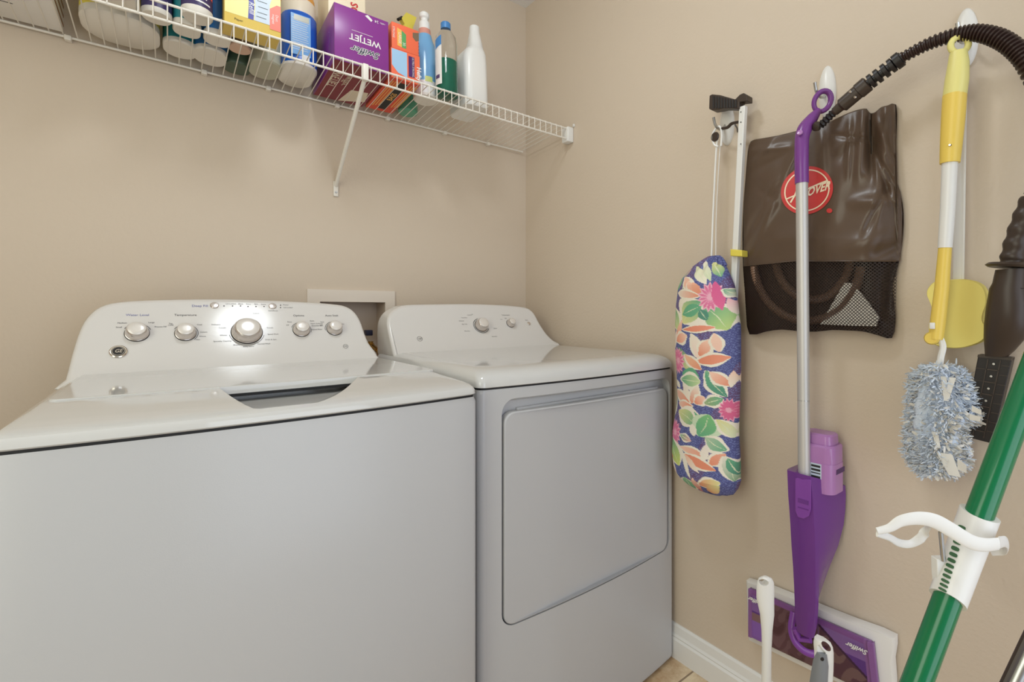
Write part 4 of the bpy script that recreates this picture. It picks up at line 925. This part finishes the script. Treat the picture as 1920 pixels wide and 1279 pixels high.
for (px, py, a) in ((1607, 1216, 1), (1418, 1128, 1)):
    mb = MB(); p = W(px, py, XH-.0062); put_text(mb, 'Swiffer', p, -ud, -vd, .0155, shear=.35, bold=.0004); mb.build('head_lettering', 'white', hd, 0)
# pad
mb = MB(); pd = [(1398, 1089), (1430, 1098), (1500, 1126), (1540, 1142), (1600, 1166), (1650, 1184), (1677, 1197), (1677, 1215), (1673, 1240), (1676, 1279), (1676, 1325), (1520, 1258), (1402, 1200), (1400, 1150)]
P = [W(a, b, -.028) for a, b in pd]; mb.loft([[Vector((-.006, p.y, p.z)) for p in P], [Vector((-.024, p.y, p.z)) for p in P], [Vector((-.0295, p.y*.97+W(1540, 1200, 0).y*.03, p.z*.97+W(1540, 1200, 0).z*.03)) for p in P]]); mb.build('cleaning_pad', 'whitem', t, 50)

# ------------------------------------------------------------------ hose over the hook, and the brush tool
t = thing('steam_hose', 'black ribbed cleaner hose arching over the rightmost hook', 'hose', W(1700, 100, -.085))
path = smooth_path([W(1692, 108, -.09), W(1740, 83, -.092), W(1790, 66, -.092), W(1830, 61.5, -.092), W(1870, 71, -.094), W(1903, 92, -.096), W(1930, 125, -.098), W(1958, 190, -.10), W(1968, 270, -.10), W(1955, 340, -.09), W(1938, 372, -.085)], 22)
rr = []
for i in range(len(path)):
    f = i/len(path); base = .0105+.0045*min(1, f*2.5); rr.append(base*(1.08 if (i % 4) in (0, 1) else .80))
MB().tube(path, rr, 16).build('ribbed_hose', 'blackrubber', t, 25)
ax = (W(1684, 112, -.09)-W(1600, 178, -.088)).normalized()
# collar rings
q0, q1 = W(1626, 158, -.089), W(1692, 108, -.09)
prof = []
for k in range(60):
    f = k/59; h = f*(q1-q0).length; seg = (f*5.2) % 1
    r = .0155 if seg > .38 else .0085
    if f > .78: r = .0165
    if f > .97: r = .013
    prof.append((r, h))
MB().lathe(prof, q0, q1-q0, 20).build('strain_relief', 'blackplastic', t, 25)
q0, q1 = W(1562, 212, -.088), W(1628, 156, -.089); L = (q1-q0).length
MB().lathe([(.006, 0), (.0095, .004), (.0105, L*.22), (.0155, L*.27), (.0155, L*.72), (.0172, L*.74), (.0172, L*.98), (.014, L)], q0, q1-q0, 24).build('connector', 'brownplastic', t, 30)
mb = MB(); 
for a, b in ((1594, 172), (1603, 182)): mb.lathe([(.003, 0), (.0022, .0012)], W(a, b, -.1045), (-1, 0, 0), 10)
mb.build('rivets', 'chrome', t)
q0, q1 = W(1538, 236, -.078), W(1566, 208, -.087); L = (q1-q0).length
MB().lathe([(.006, 0), (.009, .002)]+[(.0095 if k % 2 else .0065, .004+k*(L-.008)/8) for k in range(9)]+[(.009, L)], q0, q1-q0, 16).build('plug', 'blackplastic', t, 25)
MB().lathe([(.0085, 0), (.0085, .012), (.006, .016)], W(1531, 242, -.078), (-.6, -.3, .5), 14).build('plug_nozzle', 'brownplastic', t)

t = thing('hand_brush_tool', 'dark brown upholstery hand tool with ribbed grip and rectangular brush head', 'brush tool', W(1880, 600, -.07))
p = smooth_path([W(1938, 372, -.085), W(1922, 410, -.085), W(1908, 450, -.085), W(1899, 485, -.085), W(1897, 500, -.085)], 8)
MB().tube(p, [.0175+.0014*math.sin(i*1.15) for i in range(len(p))], 20).build('grip', 'brownplastic', t, 50)
c = W(1893, 502, -.085); MB().lathe([(.030, 0), (.034, .003), (.030, .007)], c, (.05, -.12, 1), 28).build('guard_disc', 'brownplastic', t)
def bell(secs, n=20):
    rs = []
    for px, py, hw, hd, x in secs:
        c = W(px, py, x); rs.append([c+Vector((hd*math.cos(a), hw*math.sin(a), 0)) for a in [2*math.pi*k/n for k in range(n)]])
    return rs
MB().loft(bell([(1896, 505, .0215, .018, -.085), (1893, 530, .0235, .02, -.085), (1890, 540, .0255, .022, -.085), (1889, 580, .030, .024, -.082), (1887, 610, .031, .024, -.078), (1882, 635, .028, .02, -.07), (1874, 656, .021, .014, -.062), (1868, 668, .016, .012, -.058)])).build('nozzle_body', 'brownplastic', t, 40)
MB().tube([W(1886, 540, -.1), W(1930, 541, -.1)], .0005, 4).build('seam_line', 'inkblack', t)
hx = -.058
q = [W(1834, 665, hx), W(1898, 671, hx), W(1860, 832, hx), W(1806, 818, hx)]
mb = MB(); mb.prism(q, (.03, 0, 0)); hd = mb.build('brush_head', 'blackplastic', t, 30, .0015)
def qp(u, v, off): p = (q[0]*(1-u)+q[1]*u)*(1-v)+(q[3]*(1-u)+q[2]*u)*v; return p+Vector((-off, 0, 0))
mb = MB()
for u in (.33, .70): mb.prism([qp(u-.015, .04, .003), qp(u+.015, .04, .003), qp(u+.015, .96, .003), qp(u-.015, .96, .003)], (.004, 0, 0))
for k in range(6):
    v = .16+k*.145; mb.prism([qp(.33, v-.006, .003), qp(.70, v-.006, .003), qp(.70, v+.006, .003), qp(.33, v+.006, .003)], (.004, 0, 0))
for k in range(5):
    v = .16+k*.145; mb.prism([qp(.0, v-.004, .001), qp(.30, v-.004, .001), qp(.30, v+.004, .001), qp(.0, v+.004, .001)], (.002, 0, 0))
for k in range(8):
    v = .10+k*.11; mb.prism([qp(.74, v-.004, .001), qp(.98, v-.004, .001), qp(.98, v+.004, .001), qp(.74, v+.004, .001)], (.002, 0, 0))
mb.prism([qp(0, 0, .003), qp(1, 0, .003), qp(1, .03, .003), qp(0, .03, .003)], (.03, 0, 0))
mb.build('head_ribs', 'brownplastic', hd, 0)
mb = MB()
for k in range(6): mb.lathe([(.0028, 0), (.002, .0015)], qp(.52, .09+k*.145, .001), (-1, 0, 0), 10)
mb.build('vent_pins', 'steel', hd)

# ------------------------------------------------------------------ extendable duster
t = thing('duster_wand', 'yellow and white extendable duster wand with fluffy pale blue head', 'duster', W(1785, 300, -.09))
def wt(pts, x, r, name, m, n=20, flat=1.): return MB().tube([W(a, b, x) for a, b in pts], r, n, flat=flat).build(name, m, t, 50)
XD = -.095
# rounded hanging end: an elongated loop
mb = MB(); P = []
c = W(1799, 84, XD)
for k in range(25):
    a = 2*math.pi*k/24; P.append(c+Vector((.008*math.cos(a), -.0115*math.cos(a), .015*math.sin(a))))
mb.tube(P, .0055, 10, cap=False)
mb.tube([W(1797, 98, XD), W(1797, 120, XD), W(1794, 150, XD), W(1790, 180, XD)], [.0135, .0165, .0185, .0185], 20); mb.build('soft_grip_end', 'yellowp', t, 60)
wt([(1790, 178), (1788, 210), (1785, 250), (1782, 290), (1781, 306)], XD, [.0186, .0187, .0178, .0165, .0158], 'grip', 'yellow')
wt([(1781, 305), (1777, 390), (1772, 465)], XD, [.0125, .012, .0115], 'tube', 'white')
wt([(1772, 464), (1766, 540), (1759, 600), (1755, 636)], XD, [.0105, .0118, .0125, .0115], 'lower_grip', 'yellow')
MB().lathe([(.0125, 0), (.0125, .012), (.010, .016)], W(1750, 634, XD+.006), (-1, 0, 0), 24).build('pivot_knob', 'yellow', t)
MB().box(XD-.0155, XD-.012, W(1753, 610, XD-.014).y, W(1743, 610, XD-.014).y, W(1748, 617, XD-.014).z, W(1748, 605, XD-.014).z, .001).build('lock_button', 'white', t)
mb = MB(); p = W(1781, 272, XD-.0172); mb.lathe([(.0028, 0), (.0018, .0015)], p, (-1, 0, 0), 10); mb.build('grip_rivet', 'chrome', t)
mb = MB(); P = smooth_path([W(1763, 634, XD), W(1768, 650, XD), W(1764, 670, XD), W(1760, 700, XD)], 5); mb.tube(P, .0055, 8, flat=.5); P = smooth_path([W(1763, 634, XD), W(1766, 655, XD), W(1757, 690, XD)], 5); mb.tube(P, .0035, 8); mb.build('holder_prongs', 'white', t)
# fluffy head
rnd = random.Random(5); fl = [MB(), MB()]
def outline_w(py):
    return np.interp(py, [684, 700, 720, 760, 800, 850, 880, 893], [1735, 1706, 1703, 1700, 1697, 1694, 1715, 1730]), np.interp(py, [684, 700, 730, 765, 790, 805, 840, 870, 893], [1795, 1812, 1826, 1836, 1838, 1812, 1815, 1816, 1790])
for n in range(7000):
    py = rnd.uniform(684, 893); l, r = outline_w(py); u = rnd.betavariate(1.1, 1.1); px = l+(r-l)*u
    dep = .10-.045+rnd.random()*.075*math.sin(math.pi*min(.98, max(.02, u)))
    p = W(px, py, -dep); m_ = 0 if (rnd.random() < .86 - (.35 if (u > .5 and py > 780) else 0)) else 1
    cc_ = W((l+r)/2, py, -.09); out_ = (p-cc_); out_ = (out_.normalized() if out_.length > 1e-5 else Vector((-1, 0, 0)))
    d = (out_*.8+Vector((rnd.uniform(-.7, .2), rnd.uniform(-.6, .6), rnd.uniform(-.9, .5)))).normalized()
    L = rnd.uniform(.006, .014); wd = rnd.uniform(.0005, .0014) if m_ == 0 else rnd.uniform(.0012, .003); u_, v_ = perp(d); sd = (u_*rnd.uniform(-1, 1)+v_*rnd.uniform(-1, 1)).normalized(); cv = (sd.cross(d))*rnd.uniform(-.008, .008)
    P = [p+d*(L*s)+cv*(s*s) for s in (0, .35, .7, 1)]; ws = (wd, wd*1.1, wd, wd*.6); v = []
    for q_, w_ in zip(P, ws): v += [q_-sd*w_, q_+sd*w_]
    fl[m_].add(v, [(0, 1, 3, 2), (2, 3, 5, 4), (4, 5, 7, 6)])
core = MB(); rs = []
for i in range(20):
    py = 690+198*i/19; l, r = outline_w(py); l += 9; r -= 11 if r < 1820 else 24; c = W((l+r)/2, py, -.092); hw = abs(W(l, py, -.092).y-W(r, py, -.092).y)/2; k = math.sin(math.pi*(i+.6)/20.2)**.4
    rs.append([c+Vector(((.012*math.cos(a))*k*(1+.14*math.sin(a*5+i)), hw*.86*k*math.sin(a)*(1+.08*math.sin(a*7+i*2)), 0)) for a in [2*math.pi*q_/28 for q_ in range(28)]])
core.loft(rs); core.build('fibre_core', 'bluehair', t, 80)
fo = fl[0].build('fibre_fringe', 'bluehair', t, 60); fo['kind'] = 'stuff'
fo = fl[1].build('ribbon_fringe', 'whitehair', t, 60); fo['kind'] = 'stuff'
for (a, b, c_, d_, ww) in ((1769, 706, 1774, 752, 8), (1786, 708, 1774, 752, 9), (1752, 810, 1760, 840, 8), (1770, 850, 1790, 893, 22), (1795, 870, 1812, 880, 18), (1822, 766, 1840, 774, 10), (1818, 782, 1838, 786, 10)):
    p0, p1 = W(a, b, -.125), W(c_, d_, -.128); sd = Vector((0, ww/900, 0)) if abs(b-d_) > 12 else Vector((0, 0, ww/900))
    mb = MB(); mb.add([p0-sd*.5, p0+sd*.5, p1+sd*.35, p1-sd*.35, p0-sd*.5+Vector((.0012, 0, 0)), p0+sd*.5+Vector((.0012, 0, 0)), p1+sd*.35+Vector((.0012, 0, 0)), p1-sd*.35+Vector((.0012, 0, 0))], [(0, 1, 2, 3), (7, 6, 5, 4), (0, 4, 5, 1), (1, 5, 6, 2), (2, 6, 7, 3), (3, 7, 4, 0)]); mb.build('cloth_ribbon', 'whitehair', t, 0)

# ------------------------------------------------------------------ white strip handle with yellow foam head
t = thing('foam_scrubber', 'wavy-edged yellow foam head on a flat white handle behind the duster wand', 'scrubber', W(1800, 330, -.03))
MB().loft([[W(a, b, -.040), W(a+22, b, -.040), W(a+22, b, -.034), W(a, b, -.034)] for a, b in ((1793, 112), (1790, 250), (1788, 400), (1786, 530))]).build('handle', 'white', t, 30, .0015)
mb = MB(); mb.loft([[W(a+17, b, -.043), W(a+22, b, -.043), W(a+22, b, -.038), W(a+17, b, -.038)] for a, b in ((1793, 125), (1790, 250), (1788, 400), (1786, 530))]); mb.build('handle_rib', 'white', t, 30, .001)
fp = smooth_poly([(1755, 527), (1785, 524), (1815, 524), (1838, 533), (1848, 550), (1849, 570), (1843, 588), (1842, 602), (1849, 618), (1845, 636), (1828, 646), (1800, 653), (1770, 652), (1750, 645), (1741, 628), (1742, 605), (1748, 588), (1744, 570), (1737, 552), (1741, 538)], 4)
mb = MB(); F = [W(p.x, p.y, -.055) for p in fp]; cF = sum(F, Vector())/len(F)
def fsh(k, x): return [Vector((x, cF.y+(p.y-cF.y)*k, cF.z+(p.z-cF.z)*k)) for p in F]
mb.loft([fsh(.96, -.022), fsh(1, -.025), fsh(1, -.052), fsh(.975, -.055)]); mb.build('foam_head', 'foam', t, 50)

# ------------------------------------------------------------------ green pole with white sleeve, leaning on the right wall
pt, pb = Dp(1901, 790, .60), Dp(1748.5, 1200, .56); dr = (pt-pb).normalized()
low = pb-dr*((pb.z-.03)/dr.z); top = pt+dr*((-.016-pt.x)/dr.x); PR = .0142
t = thing('green_mop', 'green pole leaning on the right wall with a slotted white sleeve and looped clip', 'mop', (low.x, low.y, 0))
MB().tube([low, pb, pt, top], PR, 28).build('pole', 'green', t, 20)
def along(px, py):  # nearest point on the pole axis seen at that pixel
    v = ray(px, py); a = v.dot(v); b = v.dot(dr); c = dr.dot(dr); w0 = CAMLOC-pb; d_ = v.dot(w0); e = dr.dot(w0)
    s = (a*e-b*d_)/(a*c-b*b); return pb+dr*s
s1, s0 = along(1846, 966), along(1783, 1128)
toC = (CAMLOC-s0).normalized(); sU = (toC-dr*toC.dot(dr)).normalized(); sV = dr.cross(sU)
mb = MB(); n = 28
def sl(c, r, tilt): return [c+sU*(r*math.cos(a))+sV*(r*math.sin(a))+dr*(tilt*math.cos(a)) for a in [2*math.pi*k/n for k in range(n)]]
mb.loft([sl(s0, PR*1.05, .006), sl(s0, PR*1.28, .006), sl(s0*.5+s1*.5, PR*1.32, 0), sl(s1, PR*1.38, -.008), sl(s1, PR*1.05, -.008)]); mb.build('sleeve', 'white', t, 40)
mb = MB(); L = (s1-s0).length
sL = sV if sV.dot(-RT) > 0 else -sV
for k, (xx, yy_) in enumerate(((1778, 1116.5), (1781, 1109), (1784, 1101), (1787, 1092), (1790.5, 1083), (1794, 1073.5), (1797.5, 1063.5), (1801.5, 1053), (1805.5, 1042), (1809.5, 1030), (1813, 1021), (1819, 1004))):
    ca = along(xx+11, yy_+1); f = (ca-s0).dot(dr)/L; r_ = PR*(1.285+.1*max(0, f))+.0008; lat = min(.011, (.0068+.005*f)); ph = math.asin(lat/r_)
    h_ = .0014+k*.00012
    e = []
    for j in range(18):
        a = 2*math.pi*j/18; wv = .0042*math.copysign(abs(math.cos(a))**.6, math.cos(a)); hv = h_*math.copysign(abs(math.sin(a))**.6, math.sin(a)); q_ = ph+wv/r_
        e.append(ca+(sU*math.cos(q_)+sL*math.sin(q_))*r_+dr*hv)
    mb.prism(e, -(sU*math.cos(ph)+sL*math.sin(ph))*.0006)
mb.build('slots', 'greend', t, 0)
DB = (s0-CAMLOC).dot(FW)
mb = MB(); mb.prism([Dp(a, b, DB+.004) for a, b in ((1757, 1049), (1785, 1048), (1774, 1078), (1761, 1110), (1760, 1100), (1758, 1080))], FW*.010); mb.build('side_lug', 'white', t, 30, .001)
MB().tube([Dp(1764, 998, DB+.002), Dp(1769, 1052, DB+.002)], .0026, 10).build('metal_rod', 'steel', t)
# looped band: front run and rear run
def band(pts, dep, hgt, thk, name):
    P = smooth_path([Dp(a, b, d_) for (a, b), d_ in zip(pts, dep)], 7); rs = []
    H_ = [float(np.interp(i/(len(P)-1), np.linspace(0, 1, len(hgt)), hgt)) for i in range(len(P))]
    for i, p in enumerate(P):
        d = (P[min(i+1, len(P)-1)]-P[max(i-1, 0)]).normalized(); up = Vector((0, 0, 1)); up = (up-d*up.dot(d)).normalized(); sd = d.cross(up)
        rs.append([p+up*(H_[i]/2*math.cos(a))+sd*(thk/2*math.sin(a)) for a in [2*math.pi*k/14 for k in range(14)]])
    return rs
lp = MB()
lp.loft(band([(1644, 996), (1668, 990), (1690, 977), (1722, 972), (1752, 977), (1782, 993), (1818, 1015), (1845, 1022), (1872, 1020)], [DB-.02, DB-.022, DB-.024, DB-.026, DB-.028, DB-.03, DB-.032, DB-.032, DB-.03], [.008, .010, .013, .015, .016, .016, .016, .0155, .014], .004, 'x'))
lp.loft(band([(1872, 1018), (1885, 1016), (1889, 1024), (1882, 1034), (1858, 1036)], [DB-.03, DB-.015, DB+.0, DB+.015, DB+.024], [.014, .012, .009, .008, .008], .003, 'x'))
lp.loft(band([(1645, 1000), (1668, 1008), (1686, 1018), (1706, 1020), (1725, 1010), (1737, 994), (1746, 982)], [DB-.02, DB-.006, DB+.004, DB+.008, DB+.006, DB+.002, DB-.018], [.008, .008, .009, .010, .011, .010, .008], .003, 'x'))
lp.build('looped_clip', 'white', t, 50)
# mop head on the floor end
mb = MB(); mb.box(low.x-.12, low.x+.12, low.y-.05, low.y+.05, .0, .035, .01); mb.build('mop_plate', 'green', t)

# ------------------------------------------------------------------ two upright handles in front of the mop head
def standing(name, label_, cat): return thing(name, label_, cat, (0, 0, 0))
dA = .86; top_ = Dp(1439, 1081, dA); botp = Dp(1437, 1279, dA+.01); dv = (botp-top_).normalized(); end = top_+dv*((top_.z-.03)/-dv.z)
t = thing('white_brush', 'slim white plastic brush handle with hang hole, left of the mop head', 'brush', (end.x, end.y, 0))
rt = RT; mb = MB(); rs = []
for py, hw in ((1079, .004), (1083, .0115), (1090, .0150), (1105, .0158), (1120, .0156), (1150, .0125), (1180, .0095), (1215, .0082), (1250, .0082), (1279, .0086)):
    f = (py-1079)/(1279-1079); c = top_.lerp(botp, f)
    c = c+rt*((-.0035) if py < 1130 else .0) 
    rs.append([c+rt*(hw*math.cos(a))+FW*(.008*math.sin(a)*(.4 if py < 1082 else 1)) for a in [2*math.pi*k/20 for k in range(20)]])
mb.loft(rs); mb.tube([botp, end], .008, 16); hdl = mb.build('handle', 'white', t, 50)
hc_ = Dp(1433.5, 1094, dA-.008); mb = MB(); n = 20
c1 = MB().loft([[hc_+rt*(.0075*math.cos(a))+Vector((0, 0, .0055*math.sin(a)))+FW*s_ for a in [2*math.pi*k/n for k in range(n)]] for s_ in (-.03, .05)]).build('cutter', 'white', t)
boolcut(hdl, [c1])
MB().lathe([(.02, 0), (.035, .004), (.035, .05), (.02, .06)], (end.x, end.y, 0), n=24).build('brush_head', 'whitem', t)

dA = .80; top_ = Dp(1546, 1200, dA); botp = Dp(1538, 1290, dA+.005); dv = (botp-top_).normalized(); end = top_+dv*((top_.z-.03)/-dv.z)
t = thing('grey_handled_brush', 'grey handle with white rimmed oval hang hole in front of the mop pad', 'brush', (end.x, end.y, 0))
tl = Vector((0, 0, 1)); mb = MB(); rs = []
for py, l, r in ((1196, 1534, 1541), (1198, 1528, 1549), (1204, 1526, 1557), (1212, 1526, 1561), (1222, 1527, 1562.5), (1240, 1527.5, 1562.5), (1258, 1528, 1562), (1290, 1526, 1560)):
    c = Dp((l+r)/2, py, dA+.006); hw = (Dp(r, py, dA)-Dp(l, py, dA)).length/2; rs.append([c+rt*(hw*math.cos(a))+FW*(.009*math.sin(a)) for a in [2*math.pi*k/20 for k in range(20)]])
mb.loft(rs); rimo = mb.build('rim_shell', 'white', t, 50)
c1 = MB().loft([[Dp(1549+8.5*math.cos(a)+3*math.sin(a), 1212+9*math.sin(a)+3*math.cos(a), dA-.02+s_) for a in [2*math.pi*k/n for k in range(n)]] for s_ in (0, .06)]).build('cutter', 'white', t)
c2 = MB().loft([[Dp(a, b, dA-.012+s_) for a, b in ((1530, 1213), (1536, 1209), (1541, 1216), (1548, 1224), (1548, 1300), (1530, 1300))] for s_ in (0, .013)]).build('cutter', 'white', t)
boolcut(rimo, [c1, c2])
g0 = Dp(1541, 1224, dA+.0); g1 = Dp(1534, 1290, dA+.003)
MB().tube([g0, g0.lerp(g1, .3), g1, end], [.0075, .0115, .0135, .012], 18).build('grey_grip', 'grey', t)
MB().lathe([(.0032, 0), (.0028, .001)], Dp(1541.5, 1236, dA-.0125), -FW, 8).build('rivet', 'blackplastic', t)
MB().lathe([(.02, 0), (.04, .004), (.04, .05), (.02, .06)], (end.x, end.y, 0), n=24).build('brush_head', 'whitem', t)

# ------------------------------------------------------------------ metal wand cut off by the lower right corner
a, b = Dp(1893, 1296, .62), Dp(1936, 1205, .62); dv = (b-a).normalized(); lo = a-dv*((a.z-.02)/dv.z)
up_ = a+dv*((-.02-a.x)/dv.x) if dv.x > 0 else b
t = thing('metal_wand', 'shiny steel tube with brown edge in the lower right corner', 'wand', (lo.x, lo.y, 0))
MB().tube([lo, up_], .0105, 18).build('tube', 'steel', t)
e = Vector(-RT)*.0105+Vector((0, 0, .003)); MB().tube([lo+e, up_+e], .0042, 10).build('side_strip', 'brownplastic', t)
